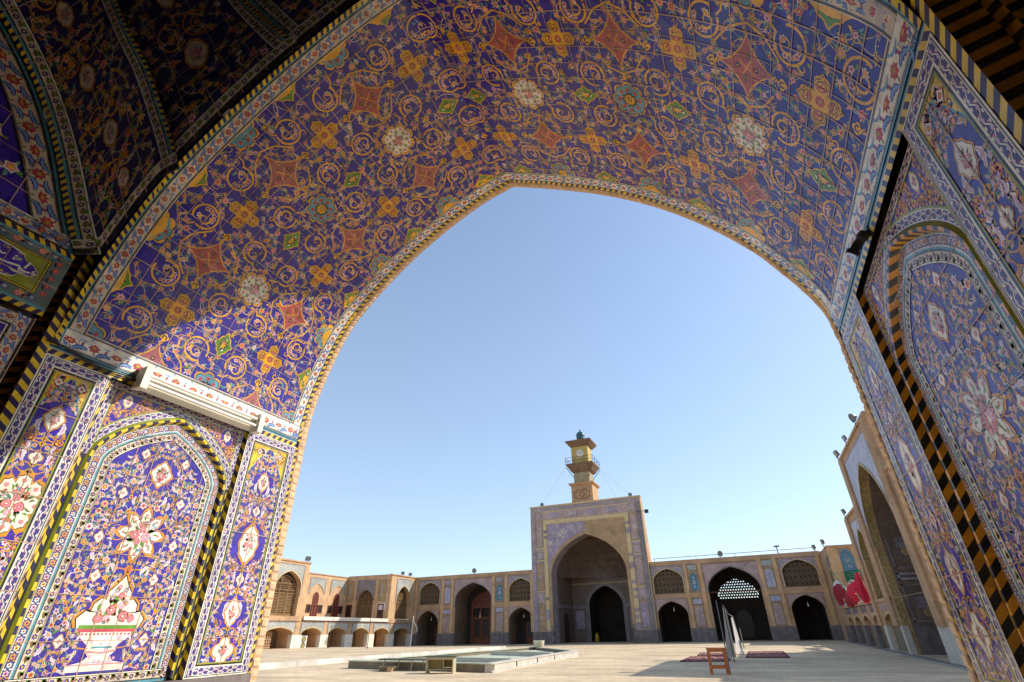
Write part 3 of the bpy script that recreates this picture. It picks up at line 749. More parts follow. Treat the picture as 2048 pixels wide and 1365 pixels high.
    arc2 = archpts(uc, hw, zs, rise, 40, .56)
    def arch_h(u):
        x = abs(u-uc)/hw
        return zs+rise*(.56*max(0, 1-min(1, x)**2.3)**.5+.44*(1-min(1, x)))
    B, l, _ = path_sub(P, archpts(uc, hw, zs, rise, 20, .56)); band(B, .0, l, -.07, -.004, 'vine', 6, .05); band(B, 0, l, -.085, -.07, 'lime', 6, .05)
    frame_bands(P, uc-.795, zs, uc+.795, V, [(.003, .06, 'vine'), (.06, .072, 'lime')], 8, 'lrt')
    av = []
    for s in (-1, 1):
        P.medallion(uc+s*.585, V-.155, .05, .062, 'ogee', 4, False, 'white', 32, 'yellow', .6); av.append((uc+s*.585, V-.155, .085))
        for i in range(700):
            x = P.rnd.uniform(.02, .73); v = P.rnd.uniform(zs+.1, V-.08)
            if outside(uc+s*x, v, .02) and all(math.hypot(uc+s*x-a, v-b) > c+.012 for a, b, c in av):
                av.append((uc+s*x, v, .014)); P.curl(uc+s*x, v, .034, P.rnd.uniform(0, 6), s, 1, .012, 'gold', 3, 9); P.flower(uc+s*x+.012, v, .014, P.rnd.choice(('pink', 'orange', 'yellow')), 'red', 'yellow', 5, 4)
    grout(P, uc-.79, uc+.79, zs, V, .4, .352, 10, .006, .05, lambda u, v: v > arch_h(u)+.01)
    mb.build('spandrel', IW)
    # niche: rolled chevron moulding, bands, field
    path = [(uc+hw, VB)]+[(uc+hw, VB+(zs-VB)*i/12) for i in range(1, 12)]+archpts(uc, hw, zs, rise, 16, .56)+[(uc-hw, zs-(zs-VB)*i/12) for i in range(1, 13)]
    mb = MB(); Bp, l, _ = path_sub(Paint(mb, lambda u, v, h: Vector((u, v, h))), path)
    def roll(t, a):
        q = Bp.surf(t, a, 0); d = {0: .05, .022: .034, .045: .036, .07: .078}[a]
        return Vector((X-sg*d, q[0], q[1]))
    for k in range(int(l/.03125)+1):
        for w0, w1 in ((0, .022), (.022, .045), (.045, .07)):
            s0 = .03125*k
            c = cc[0] if int(k/2) % 2 else cc[1]
            sl = {0: 0, .022: .02, .045: .02, .07: .07}
            q = [(min(l, s0+sl[w0]), w0), (min(l, s0+.03125+sl[w0]), w0), (min(l, s0+.03125+sl[w1]), w1), (min(l, s0+sl[w1]), w1)]
            mb.face([roll(*t) for t in q], T[c if w0 > 0 else 'lime'])
    mb.build('arch_moulding', IW)
    mb = MB(); S = base(.08); P = Paint(mb, S, .0003, None, sd+9)
    P.rect(uc-.70, VB, uc+.70, V-.02, 'blue', 0, 3)
    Bp, l, _ = path_sub(P, path)
    for a0, a1, k in [(.068, .074, 'lime'), (.074, .145, 'beads'), (.145, .15, 'white'), (.15, .166, 'teal'), (.166, .171, 'black'), (.171, .232, 'leafy'), (.232, .24, 'white'), (.24, .246, 'black')]: band(Bp, 0, l, a0, a1, k, 9, .05)
    B, l2 = straight(P, (uc-.7, VB), (uc+.7, VB))
    for a0, a1, k in [(0, .02, 'teal'), (.02, .026, 'black'), (.026, .09, 'leafy'), (.09, .098, 'white'), (.098, .104, 'black')]: band(B, 0, l2, a0, a1, k, 11, 10)
    # the big motifs
    P.medallion(uc, 3.11+dz, .115, .135, 'diamond', 5, True, 'white', 48)
    P.medallion(uc, 2.52+dz, .235, .25, 'flake', 5, False, 'white', 96, 'gold', .62)
    av = [(uc, 3.11+dz, .16), (uc, 2.52+dz, .235)]
    vb = 1.74+dz
    tri = [(-.27, -.02), (-.295, .05), (-.24, .11), (-.2, .10), (-.19, .17), (-.14, .215), (-.10, .20), (-.10, .27), (-.05, .33), (0, .41)]
    for q, c, ly in ((1.1, 'gold', 5), (1.03, 'black', 6), (.99, 'white', 7)):
        P.poly([(uc+x*q, vb+y*q) for x, y in tri+[(-x, y) for x, y in tri[-2::-1]]], c, ly, True, (uc, vb+.1))
    for i in range(44):
        y = P.rnd.uniform(0, .30); x = P.rnd.uniform(-1, 1)*(.22-.55*y)
        if i % 3 == 0: P.leaf(uc+x, vb+y*.7, .09, P.rnd.uniform(.3, 2.8), .45, P.rnd.choice(('green', 'olive', 'green')), .2, 8)
        elif i % 3 == 1: P.flower(uc+x, vb+y, .026, P.rnd.choice(('sky', 'orange', 'pink', 'lilac')), 'yellow', P.rnd.choice(('rose', 'sky', 'coral')), 6, 10)
    for x, y, r in ((-.03, .12, .045), (.09, .07, .05), (-.12, .05, .04), (.02, .24, .03), (.17, .05, .034), (-.05, .05, .036), (.05, .16, .034), (-.02, .31, .022)): P.rosebud(uc+x, vb+y, r, 11, P.rnd.choice((('rose', 'pink', 'lilac'), ('pink', 'lilac', 'white'), ('coral', 'pink', 'white'))))
    P.poly([(uc-.25, vb-.035), (uc+.25, vb-.035), (uc+.25, vb), (uc-.25, vb)], 'green', 9, False)
    P.poly([(uc-.24, vb-.055), (uc+.24, vb-.055), (uc+.25, vb-.03), (uc-.25, vb-.03)], 'rose', 10, False)
    urn = [(.22, -.055), (.205, -.1), (.14, -.15), (.12, -.18), (.13, -.2), (.09, -.24), (.13, -.28), (.24, -.3), (.24, -.35)]
    P.poly([(uc+x, vb+y) for x, y in urn]+[(uc-x, vb+y) for x, y in urn[::-1]], 'white', 8, False)
    for i in range(13): P.flower(uc-.2+.033*i, vb-.07, .012, 'rose', 'red', 'rose', 4, 10)
    P.stroke([(uc-.13, vb-.285), (uc+.13, vb-.285)], .008, 'lilac', 9); P.stroke([(uc-.23, vb-.3), (uc+.23, vb-.3)], .01, 'pink', 9)
    for q in (-1, 1): P.stroke([(uc+q*.21, vb-.06), (uc+q*.2, vb-.1), (uc+q*.135, vb-.15), (uc+q*.115, vb-.18)], .007, 'lilac', 9)
    for i in range(14): P.flower(uc+P.rnd.uniform(-.14, .14), vb-P.rnd.uniform(.08, .33), .016, 'lilac', 'rose', 'pink', 5, 9)
    P.stroke([(uc-.13, vb-.2), (uc, vb-.215), (uc+.13, vb-.2)], .014, 'pink', 9); P.poly([(uc-.08, vb-.165), (uc+.08, vb-.165), (uc+.09, vb-.18), (uc-.09, vb-.18)], 'teal', 9, False)
    av += [(uc, vb+.08, .24), (uc, vb-.12, .2), (uc, vb-.3, .2)]
    for x, v in ((.3, 2.86), (.36, 2.45), (.27, 2.13), (.36, 1.62), (.22, 3.27)):
        for s in (-1, 1): P.medallion(uc+s*x, v+dz, .042, .05, 'quad', 4, False, 'white', 20, 'gold', 0); P.flower(uc+s*x, v+dz, .018, 'pink', 'rose', 'rose', 4, 8); av.append((uc+s*x, v+dz, .055))
    P.flower(uc, 2.2+dz, .05, 'orange', 'red', 'gold', 6, 4); av.append((uc, 2.2+dz, .05))
    for q in (-1, 1):
        for v0, v1, w_ in ((1.55, 2.2, .38), (2.2, 2.85, .36), (2.75, 3.3, .26)):
            P.stroke(catmull([(uc+q*.03, v0+dz), (uc+q*w_*.7, v0+dz+.05), (uc+q*w_, (v0+v1)/2+dz), (uc+q*w_*.7, v1+dz-.06), (uc+q*.1, v1+dz)], 6), .010, 'gold', 2)
            P.curl(uc+q*w_*.62, (v0+v1)/2+dz, .1, 0, q, 1.2, .010, 'gold', 2, 16)
    inarch = lambda u, v, r: v+r*.5 < zs+rise-.33 if False else (v < zs or arch_h(uc+(u-uc)*hw/(hw-.25)*1.0)-.26 > v+r*.3)
    scatter(P, uc-.5, uc+.5, VB+.1, zs+rise-.27, av, 300, sd+10, uc, inarch, .92)
    grout(P, uc-.7, uc+.7, VB, V-.03, .19, .352, 17, .006, .1, lambda u, v: v < zs or v < arch_h(u)-.09)
    mb.build('niche_panel', IW)
    # inner corner: folded strips leading into the hall
    mb = MB()
    for (ya, da), (yb, db), slp in (((Y0+.005, 0), (1.80, 0), .05), ((1.80, 0), (1.83, .17), .07), ((1.83, .17), (1.76, .17), -.04), ((1.76, .17), (1.80, .33), .07)):
        chev_fold(mb, lambda t, w: Vector((X-sg*(da+(db-da)*w), ya+(yb-ya)*w, t)), ZL+1.0 if left else V+.9, [(0, 1, slp)], .105, ('yellow', 'navy') if da == db and da < .1 else ('gold', 'black'))  # set-back facets striped in darker glazes that carry the corner's shade
    mb.build('chevron_strip', IW)
jamb(True); jamb(False)

# ---- brick nosing of the arch edge -------------------------------
mb = MB(); rn = random.Random(4)
prof = [(XL, -.25+ .001*i*0+ (ZL+.25)*i/40) for i in range(40)]+catmull(LP, 10)+catmull(RP, 10)[::-1][1:]+[(XR, ZR-(ZR+.25)*i/40) for i in range(1, 41)]
Lp = [0]
for a, b in zip(prof, prof[1:]): Lp.append(Lp[-1]+math.hypot(b[0]-a[0], b[1]-a[1]))
def pat(t):
    t = min(max(t, 0), Lp[-1]-1e-4); lo, hi = 0, len(Lp)-2
    while lo < hi:
        m = (lo+hi+1)//2
        if Lp[m] <= t: lo = m
        else: hi = m-1
    k = (t-Lp[lo])/(Lp[lo+1]-Lp[lo]); a, b = prof[lo], prof[lo+1]; d = Lp[lo+1]-Lp[lo]
    return a[0]+(b[0]-a[0])*k, a[1]+(b[1]-a[1])*k, -(b[1]-a[1])/d, (b[0]-a[0])/d
def pnt(t, y, h):
    x, z, nx, nz = pat(t); return Vector((x+nx*h, y, z+nz*h))
zt = ZL+.25; ntot = int(Lp[-1]/.098); per = Lp[-1]/ntot
for i in range(ntot):
    t0 = i*per; t1 = t0+per*.93; mid = (t0+t1)/2
    straightpart = mid < zt-.1 or mid > Lp[-1]-zt-.1
    sk = 0 if straightpart else .055
    cs = [(4.908, 0), (4.92, .012), (4.955, .02), (4.99, .014), (5.012, -.01), (5.05, -.06)] if not straightpart else [(4.908, 0), (4.915, .010), (4.95, .014), (5.0, .012), (5.012, -.02), (5.05, -.06)]
    j = rn.uniform(-.006, .006)
    rows = []
    for tt in (t0, t0+per*.18, mid, t1-per*.18, t1):
        e = 1 if tt in (t0, t1) else 0
        rows.append([pnt(tt+sk*(y-4.9)/.15, y+j*.3, -(h-.014*e)+j) for y, h in cs])
    mb.grid(rows, 'nosing_brick')
    if straightpart and rn.random() < .75:
        c = rn.choice(('teal', 'teal', 'mint', 'navy'))
        rows = [[pnt(tt, y, -(h-.004)) for y, h in ((4.91, 0), (4.96, .008), (5.01, .0))] for tt in (t1+.001, t0+per-.001)]
        mb.grid(rows, T[c])
rows = [[pnt(Lp[-1]*k/300, y, -.004) for y in (4.9, 5.012)] for k in range(301)]
mb.grid(rows, 'plaster_brick')
mb.build('brick_edge', IW)

# ---- facade wall in which the arch stands, and the shell of the hall
mb = MB()
loop = [(-14, -.3), (7.75, -.3), (7.75, 11.9), (-14, 11.9)]
hole = [(x+pat(l)[2]*.07, z+pat(l)[3]*.07) for (x, z), l in zip(prof, Lp) if z >= -.25]
hole = [(XL-.07, -.3)]+hole[1:-1]+[(XR+.07, -.3)]
hl = [loop[0]]+hole+loop[1:]
fr = lambda u, n, z: Vector((u, n, z))
mb.prism(hl, 5.045, 5.06, 'buff_brick', fr)
mb.build('facade_wall', IW)
mb = MB()
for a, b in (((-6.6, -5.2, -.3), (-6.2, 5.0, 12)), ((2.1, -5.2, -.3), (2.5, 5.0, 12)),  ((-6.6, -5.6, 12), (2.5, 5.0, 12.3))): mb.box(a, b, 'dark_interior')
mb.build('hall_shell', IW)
mb = MB(); mb.box((-6.2, -5.6, -.3), (2.1, -5.2, 12), 'white_stone'); mb.build('back_wall', IW)  # out of view; wall and floor whitened to bounce daylight into the vault
mb = MB(); mb.box((-6.2, -5.2, -.35), (2.1, 5.35, -.02), 'white_stone'); mb.build('hall_floor', IW)
# high vault closing the hall above the painted panels, and plain tiled side walls
qz = lambda y: 3.6*(1-abs((y+1.6)/3.47)**2.2)**.6 if abs((y+1.6)/3.47) < 1 else 0
def pz(x):
    t = min(1, abs(x+2.06)/3.5); return 3.7*(1-t**2.1)**.6
mb = MB(); mb.grid([[Vector((x, y, 4.75+pz(x)+qz(y)*.75)) for x in [-5.55+.35*i for i in range(21)]] for y in [1.84-.35*j for j in range(20)]], 'vault_tile'); mb.build('vault', IW, True)
for x0, x1 in ((-5.62, -5.5), (1.6, 1.72)):
    mb = MB(); mb.box((x0, -5.2, -.3), (x1, 1.7, 5.6), 'vault_tile'); mb.build('side_wall', IW)
# ---- inner hall, left side: inscription, lower panel, lunette, ribs and vault panels
XI = -5.40
SI = lambda u, v, h: Vector((XI+h, u, v))
mb = MB(); P = Paint(mb, SI, .0004, None, 31)
P.rect(-2.2, 4.17, 1.73, 4.87, 'sage', 0, 4)
for v, sg in ((4.17, 1), (4.87, -1)):
    B = P.sub(lambda b, a: (-2.2+b, v+sg*a)); band(B, 0, 3.93, 0, .05, 'chevron', 1, 4); band(B, 0, 3.93, .05, .075, 'teal', 1, 4)
x = -2.1
while x < 1.66:
    for v in (4.285, 4.755): P.flower(x, v, .036, 'rose' if int(x*10) % 2 else 'pink', 'orange', 'coral', 8, 2); P.flower(x+.1, v+.01, .03, 'sky', 'yellow', 'blue', 5, 2); P.leaf(x+.03, v-.02, .09, .4, .4, 'navy', .3, 2); P.leaf(x+.05, v+.02, .06, 2.6, .5, 'yellow', .3, 2)
    x += .2
for v in (4.37, 4.45, 4.54, 4.63, 4.71): P.flower(1.655, v, .03, 'coral', 'orange', 'rose', 8, 2); P.leaf(1.64, v+.03, .06, 1.4, .4, 'navy', .3, 2)
P.rect(-2.2, 4.335, 1.60, 4.705, 'black', 2, 4); P.rect(-2.2, 4.343, 1.592, 4.697, 'yellow', 3, 4); P.rect(-2.2, 4.352, 1.583, 4.688, 'black', 4, 4); P.rect(-2.2, 4.36, 1.575, 4.68, 'lime', 5, 4)
def cart(q): return [(-2.2, 4.375+q), (1.30, 4.375+q), (1.40, 4.40+q), (1.44, 4.455), (1.50, 4.46+q*.5), (1.555-q, 4.52), (1.50, 4.58-q*.5), (1.44, 4.585), (1.40, 4.64-q), (1.30, 4.665-q), (-2.2, 4.665-q)]
P.poly(cart(-.006), 'white', 6, False); P.poly(cart(.006), 'blue', 7, False)
for k, g in enumerate([  # flowing white script, read from the right
    [(1.535, 4.515), (1.515, 4.50), (1.52, 4.535)], [(1.50, 4.50), (1.46, 4.49), (1.42, 4.505), (1.43, 4.475), (1.46, 4.47), (1.40, 4.455), (1.36, 4.47)],
    [(1.47, 4.595), (1.45, 4.52)], [(1.42, 4.52), (1.30, 4.50), (1.20, 4.52), (1.10, 4.58), (1.06, 4.60)], [(1.36, 4.60), (1.37, 4.57), (1.40, 4.585), (1.36, 4.575), (1.355, 4.55)],
    [(1.29, 4.575), (1.27, 4.56), (1.25, 4.575)], [(1.225, 4.63), (1.215, 4.595), (1.24, 4.60)], [(1.165, 4.645), (1.145, 4.57)],
    [(1.0, 4.64), (.98, 4.50)], [(.95, 4.50), (.85, 4.47), (.74, 4.50), (.70, 4.56)], [(.86, 4.60), (.84, 4.58), (.87, 4.57)], [(.62, 4.64), (.60, 4.48), (.5, 4.46), (.42, 4.5)], [(.34, 4.62), (.30, 4.5), (.2, 4.46), (.1, 4.5), (.04, 4.56)], [(-.1, 4.64), (-.13, 4.46)], [(-.2, 4.5), (-.32, 4.46), (-.42, 4.52)], [(-.6, 4.62), (-.64, 4.48), (-.8, 4.46), (-.9, 4.53)]]):
    P.stroke(catmull(g, 4), .017 if len(g) != 3 else .014, 'white', 9)
for i in range(40):
    u = P.rnd.uniform(-1, 1.42); v = P.rnd.choice((4.40, 4.41, 4.635, 4.645)); P.curl(u, v, .022, P.rnd.uniform(0, 6), 1, .9, .006, 'yellow', 8, 6); P.flower(u+.02, v, .012, 'yellow', 'gold', 'yellow', 4, 8)
grout(P, -2.2, 1.73, 4.17, 4.87, .25, .3, 12, .007, .3)
mb.build('inscription_panel', IW)
mb = MB(); P = Paint(mb, SI, .0004, None, 33)
P.rect(-2.2, 1.2, 1.70, 4.13, 'blue', 0, 4)
frame_bands(P, -2.2, 1.2, 1.70, 4.13, [(0, .02, 'black'), (.02, .13, 'floral_dim'), (.13, .145, 'black'), (.145, .155, 'white')], 5)
scatter(P, -1.5, 1.52, 1.4, 3.96, [], 150, 34, None, None, 1.5); grout(P, -2.2, 1.7, 1.2, 4.13, .3, .3, 10, .007, .3)
mb.build('tile_panel', IW)
R1 = [(1.72, 4.88), (1.51, 5.21), (1.26, 5.66), (.99, 6.08), (.71, 6.41), (.34, 6.74), (-.3, 7.2), (-1.45, 7.75)]
r1 = catmull(R1, 6); r1full = r1+[(-2.9-p[0], p[1]) for p in r1[-2::-1]]
mb = MB(); P = Paint(mb, lambda u, v, h: Vector((XI-.03+h, u, v)), .002, None, 35)
lun = [(p[0], p[1]) for p in r1full]
P.poly([(1.72, 4.87)]+lun+[(-4.62, 4.87)], 'blue', 0, True, (-1.45, 5.4))
B, l, _ = path_sub(P, r1full); band(B, 0, l, .0, .03, 'teal', 4, .1); band(B, 0, l, .03, .05, 'black', 4, .1); band(B, 0, l, .05, .26, 'floral_dim', 4, .1); band(B, 0, l, .26, .275, 'black', 4, .1)
B = P.sub(lambda b, a: (-2.5+b, 4.87+a)); band(B, 0, 4.15, 0, .03, 'black', 5, 4); band(B, 0, 4.15, .03, .15, 'floral_dim', 5, 4); band(B, 0, 4.15, .15, .165, 'white', 5, 4)
def lt(u, v, r): return all(math.hypot(u-p[0], v-p[1]) > r+.28 for p in r1) and v < 7.3 and (u < -.3 or v < 5+1.8*(1.6-u))
scatter(P, -2.2, 1.3, 5.06, 7.2, [], 110, 36, None, lt, 1.7); grout(P, -2.5, 1.2, 4.9, 7.0, .33, .33, 8, .007, .1, lambda u, v: lt(u, v, -.2))
mb.build('lunette_panel', IW)
def c3(pts, n=8): return [Vector(p) for p in catmull(pts, n)]
def arcp(pl, t):
    L = [0]
    for a, b in zip(pl, pl[1:]): L.append(L[-1]+(b-a).length)
    q = t*L[-1]
    for i in range(len(pl)-1):
        if q <= L[i+1] or i == len(pl)-2:
            return pl[i].lerp(pl[i+1], (q-L[i])/((L[i+1]-L[i]) or 1))
def edge_curve(z0, z1):
    pts = [Vector((PL.at(PL.len*k/200)[0], 1.85, PL.at(PL.len*k/200)[1])) for k in range(201)][::-1]
    return [p for p in pts if z0 <= p.z <= z1]
cR1 = [Vector((XI, p[0], p[1])) for p in r1]
cR2 = c3([(-4.55, 1.85, 5.84), (-4.54, 1.72, 6.05), (-4.64, 1.5, 6.48), (-4.72, 1.25, 6.88), (-4.9, 1.0, 7.31), (-5.1, .72, 7.85), (-5.15, .2, 8.4), (-5.0, -1.45, 9.1)])
cR3 = c3([(-3.24, 1.85, 7.14), (-3.47, 1.7, 7.37), (-4.0, 1.5, 8.05), (-4.4, 1.1, 8.7), (-4.5, .3, 9.4), (-4.4, -1.45, 9.9)])
cR4 = c3([(-2.1, 1.85, 7.64), (-2.2, 1.6, 8.3), (-2.5, 1.1, 9.0), (-2.7, .2, 9.7), (-2.8, -1.45, 10.2)])
ctr = Vector((-2, -1.2, 5))
def coons(bot, lef, rig):
    top = [lef[-1], rig[-1]]
    def f(u, v, h):
        p = arcp(bot, u)*(1-v)+lef[-1].lerp(rig[-1], u)*v+arcp(lef, v)*(1-u)+arcp(rig, v)*u
        p -= bot[0].lerp(bot[-1], u)*(1-v)+lef[-1].lerp(rig[-1], u)*v
        return p+(ctr-p).normalized()*h
    return f
def vault_panel(bot, lef, rig, wu, wv, seed, meds):
    mb = MB(); C = coons(bot, lef, rig)
    cache = {}
    S = lambda u, v, h: C(min(1, max(0, u/wu)), min(1, max(0, v/wv)), h)
    P = Paint(mb, S, .0025, None, seed); P.rect(0, 0, wu, wv, 'dusk', 0, .12)
    W = wu
    for a, sgn in ((0, 1), (wu, -1)):
        B = P.sub(lambda b, q: (a+sgn*q, b))
        for a0, a1, k in ((0, .045, 'chevron'), (.045, .07, 'teal'), (.07, .08, 'black'), (.08, .17, 'leafy'), (.17, .185, 'white')): band(B, 0, wv*.62, a0, a1, k, 6, .15)
    B = P.sub(lambda b, q: (b, q))
    for a0, a1, k in ((0, .06, 'black'), (.06, .15, 'leafy'), (.15, .165, 'white')): band(B, 0, wu, a0, a1, k, 8, .1)
    av = []
    for u, v, r in meds:
        P.medallion(u, v, r*.85, r, 'ogee', 4, False, 'cream', 28); av.append((u, v, r*1.15))
        for sg in (-1, 1):
            P.ring(u+sg*r*.9, v+r*2.0, r*.9, .018, 'gold', 2, 18, .5, 5.5); P.curl(u+sg*r*.9, v+r*2.0, r*.5, 1, sg, 1.1, .016, 'gold', 3, 10); P.flower(u+sg*r*.9, v+r*2, .04, 'orange', 'gold', 'gold', 6, 4)
    scatter(P, .2, wu-.2, .18, wv*.6, av, 150, seed+1, None, None, 1.15, 'vault')
    grout(P, 0, wu, 0, wv*.6, .28, .28, 10, .008, .15)
    return mb.build('vault_panel', IW)
e1 = edge_curve(4.88, 5.84); e1 = [Vector((XI, 1.72, 4.88))]+e1[1:]+[cR2[0]]
vault_panel(e1, cR1, cR2, 1.25, 5.2, 41, [(.62, .42, .10), (.6, 1.0, .13), (.55, 1.75, .14), (.6, 2.5, .13)])
e2 = [cR2[0]]+edge_curve(5.86, 7.12)+[cR3[0]]
vault_panel(e2, cR2, cR3, 1.75, 5.0, 43, [(.9, .95, .2), (.9, 1.9, .16)])
e3 = [cR3[0]]+edge_curve(7.16, 7.6)+[cR4[0]]
vault_panel(e3, cR3, cR4, 1.3, 4.2, 45, [(.65, .6, .14), (.65, 1.5, .14)])

# ---- fixtures on the iwan ----------------------------------------
def bx(a, b, mat):
    mb = MB(); mb.box(a, b, mat); return mb
L = thing('tube_light', 'long cream twin tube light fixed above the sunlit tiled niche', 'lamp', (XL, 3.4, 3.95))
mb = MB(); fr = lambda u, n, z: Vector((XL+.012+n, u, z))
mb.prism([(0, 0), (.022, 0), (.055, .05), (.055, .12), (.022, .2), (0, .2)], 2.70, 4.10, 'white_metal', lambda u, n, z: Vector((XL+.014+u, n, 3.83+z)))
mb.build('housing', L)
for a in (2.63, 4.08):
    mb = MB(); mb.box((XL+.012, a, 3.815), (XL+.15, a+.07, 4.045), 'white_metal'); e = mb.build('end_cap', L)
    for z in (3.89, 3.975): mb = MB(); mb.tube([(XL+.11, a+(-.012 if a > 3 else .07), z), (XL+.11, a+(.0 if a > 3 else .085), z)], .02, 'grey_metal', 8); mb.build('socket', e)
for z in (3.89, 3.975):
    mb = MB(); mb.tube([(XL+.11, 2.71, z), (XL+.11, 4.07, z)], .019, 'tube_glass', 10); mb.build('tube', L, True)
mb = MB(); rn = random.Random(2)
for k in range(3):
    mb.tube(catmull([(XL+.03, 2.64, 3.9+.01*k), (XL+.04+.02*k, 2.5, 3.87+.012*k), (XL+.02, 2.3, 3.88+.015*k), (XL+.03, 2.05, 3.93+.01*k), (XL+.02, 1.82, 4.0-.02*k)], 5), .006, 'dark_metal', 5)
tag(mb.build('power_cable', None, False, (XL, 2.2, 3.9)), 'thin dark cables sagging along the wall left of the tube light', 'cable')
D = thing('spot_lamp', 'small black cylindrical spotlight fixed to the shaded right tile wall', 'lamp', (XR, 3.4, 4.06))
c0 = Vector((XR-.02, 3.36, 4.05)); dv = Vector((-.65, .35, -.68)).normalized()
mb = MB(); mb.tube([c0, c0+dv*.05, c0+dv*.052, c0+dv*.14, c0+dv*.142, c0+dv*.17], [.035, .04, .032, .032, .042, .042], 'dark_metal', 14); mb.build('lamp_body', D, True)
mb = MB(); mb.tube([c0+dv*.171, c0+dv*.173], .034, 'lamp_glass', 12); mb.build('lens', D)
mb = MB(); mb.tube([Vector((XR, 3.36, 4.05)), c0], .012, 'dark_metal', 8); mb.box((XR-.008, 3.33, 4.02), (XR+.01, 3.39, 4.08), 'dark_metal'); mb.build('bracket', D)
# ================================================================== the court floor
def gz(x, y):
    t = min(1, max(0, (y-12)/57.5)); return t*(-.233+.0135*(min(max(x, -60), 12)+19))
def paving(name, c1, c2, bw=.5, bh=.25):
    m, nt, b = base_mat(name); P = pos(nt)
    t = nt.nodes.new('ShaderNodeTexBrick'); nt.links.new(P, t.inputs['Vector'])
    t.inputs['Color1'].default_value = (*lin(c1), 1); t.inputs['Color2'].default_value = (*lin(c2), 1); t.inputs['Mortar'].default_value = (*lin(tuple(x*.9 for x in c1)), 1)
    t.inputs['Scale'].default_value = 1; t.inputs['Brick Width'].default_value = bw; t.inputs['Row Height'].default_value = bh; t.inputs['Mortar Size'].default_value = .012; t.inputs['Bias'].default_value = -.2
    col = mix(nt, 1.0, t.outputs[0], ramp(nt, noise(nt, P, .35, 7, .65).outputs[0], [(.3, (.72,)*3), (.7, (1.18,)*3)]), 'MULTIPLY')
    col = mix(nt, 1.0, col, ramp(nt, noise(nt, P, 3, 4).outputs[0], [(.35, (.88,)*3), (.65, (1.06,)*3)]), 'MULTIPLY')
    mp = nd(nt, 'ShaderNodeMapping'); mp.inputs['Scale'].default_value = (.25, .9, 1); nt.links.new(P, mp.inputs[0])
    col = mix(nt, 1.0, col, ramp(nt, noise(nt, mp.outputs[0], .5, 7, .7).outputs[0], [(.36, (.74, .72, .7)), (.55, (1, 1, 1))]), 'MULTIPLY')
    col = mix(nt, ramp(nt, noise(nt, P, 1.1, 5, .7).outputs[0], [(.66, (0, 0, 0)), (.74, (.5, .5, .5))]), col, lin((150, 128, 104)))
    nt.links.new(col, b.inputs['Base Color']); b.inputs['Roughness'].default_value = .92
    bump(nt, b, t.outputs[1], .25, -.01); return m
paving('court_paving', (222, 198, 160), (214, 188, 150))
paving('strip_paving', (150, 140, 128), (138, 128, 118), .8, .4)
rough_mat('plain_earth', (190, 160, 122), .2, .05, .95, 0)
mb = MB()
mb.grid([[Vector((x, y, gz(x, y))) for x in range(-60, 16, 4)] for y in range(5, 80, 3)], 'court_paving')
tag(mb.build('court_floor'), 'sunny courtyard floor paved with pale bricks', 'ground', None, 'structure')
mb = MB(); n = 40
mb.grid([[Vector((cos(2*PI*k/n)*r-20, sin(2*PI*k/n)*r+30, -1.2)) for k in range(n)] for r in (.1, 60, 300, 2500)], 'plain_earth', True)
tag(mb.build('ground'), 'dry ground stretching to the horizon outside the courtyard', 'ground', None, 'structure')
# ================================================================== frames for the court ranges (u along wall, n toward the court, z up)
K = 1.186
def FAR(u, n, z): return Vector((K*u, 69.5-K*n, -.316+K*z+.016*(u+16)))
def LEFT(u, n, z): return Vector((K*(-39+n), K*u, -.16-.0105*(u-36)+K*z))
def LEND(u, n, z): return LEFT(53.5-n, u, z)          # wall across the left terrace: u = offset from the court face, n toward the camera
KR = .934
def RIGHT(u, n, z): return Vector((7.75-KR*n, KR*u, .112+KR*z))
def REND(u, n, z): return RIGHT(67.65-n, -u, z)        # wall across the right terrace: u to the right
def place(fr, u, n, z): return tuple(fr(u, n, z))
def fbox(mb, fr, u0, u1, n0, n1, z0, z1, mat): mb.box((u0, n0, z0), (u1, n1, z1), mat, fr)
def fill(name, fr, pts, n, mat, parent, proud=.03):
    mb = MB(); mb.prism(pts, n-.02, n+proud, mat, fr); return mb.build(name, parent)
def rectp(u0, u1, z0, z1): return [(u0, z0), (u1, z0), (u1, z1), (u0, z1)]
def spandrel(fr, parent, uc, hw, zs, rise, u0, u1, ztop, mat, n=.0, rim='cream_tile', zlow=None, rimw=.09):
    """tile field around an arch head with a light rim along the arch"""
    zl = zs if zlow is None else zlow
    arc = archpts(uc, hw, zs, rise, 9)
    pl = [(uc+hw, zl)] + ([] if zl == zs else []) + [(u1, zl), (u1, ztop), (u0, ztop), (u0, zl), (uc-hw, zl)] + ([(uc-hw, zs)] if zl < zs else []) + arc[-2:0:-1] + ([(uc+hw, zs)] if zl < zs else [])
    mb = MB(); mb.prism(pl, n-.03, n+.025, mat, fr); o = mb.build('spandrel', parent)
    mb = MB(); out = archpts(uc, hw+rimw, zs, rise+rimw, 9)
    mb.prism([(uc+hw, zl)]*(zl < zs)+arc+[(uc-hw, zl)]*(zl < zs)+[(uc-hw-rimw, zl)]*(zl < zs)+out[::-1]+[(uc+hw+rimw, zl)]*(zl < zs), n-.03, n+.055, rim, fr); mb.build('arch_rim', parent)
    mb = MB()
    for a, b, c, d in ((u0-.06, u0, zl, ztop), (u1, u1+.06, zl, ztop), (u0-.06, u1+.06, ztop, ztop+.06)): fbox(mb, fr, a, b, n-.03, n+.04, c, d, 'mosaic_grey')
    mb.build('frame', o)
    return o
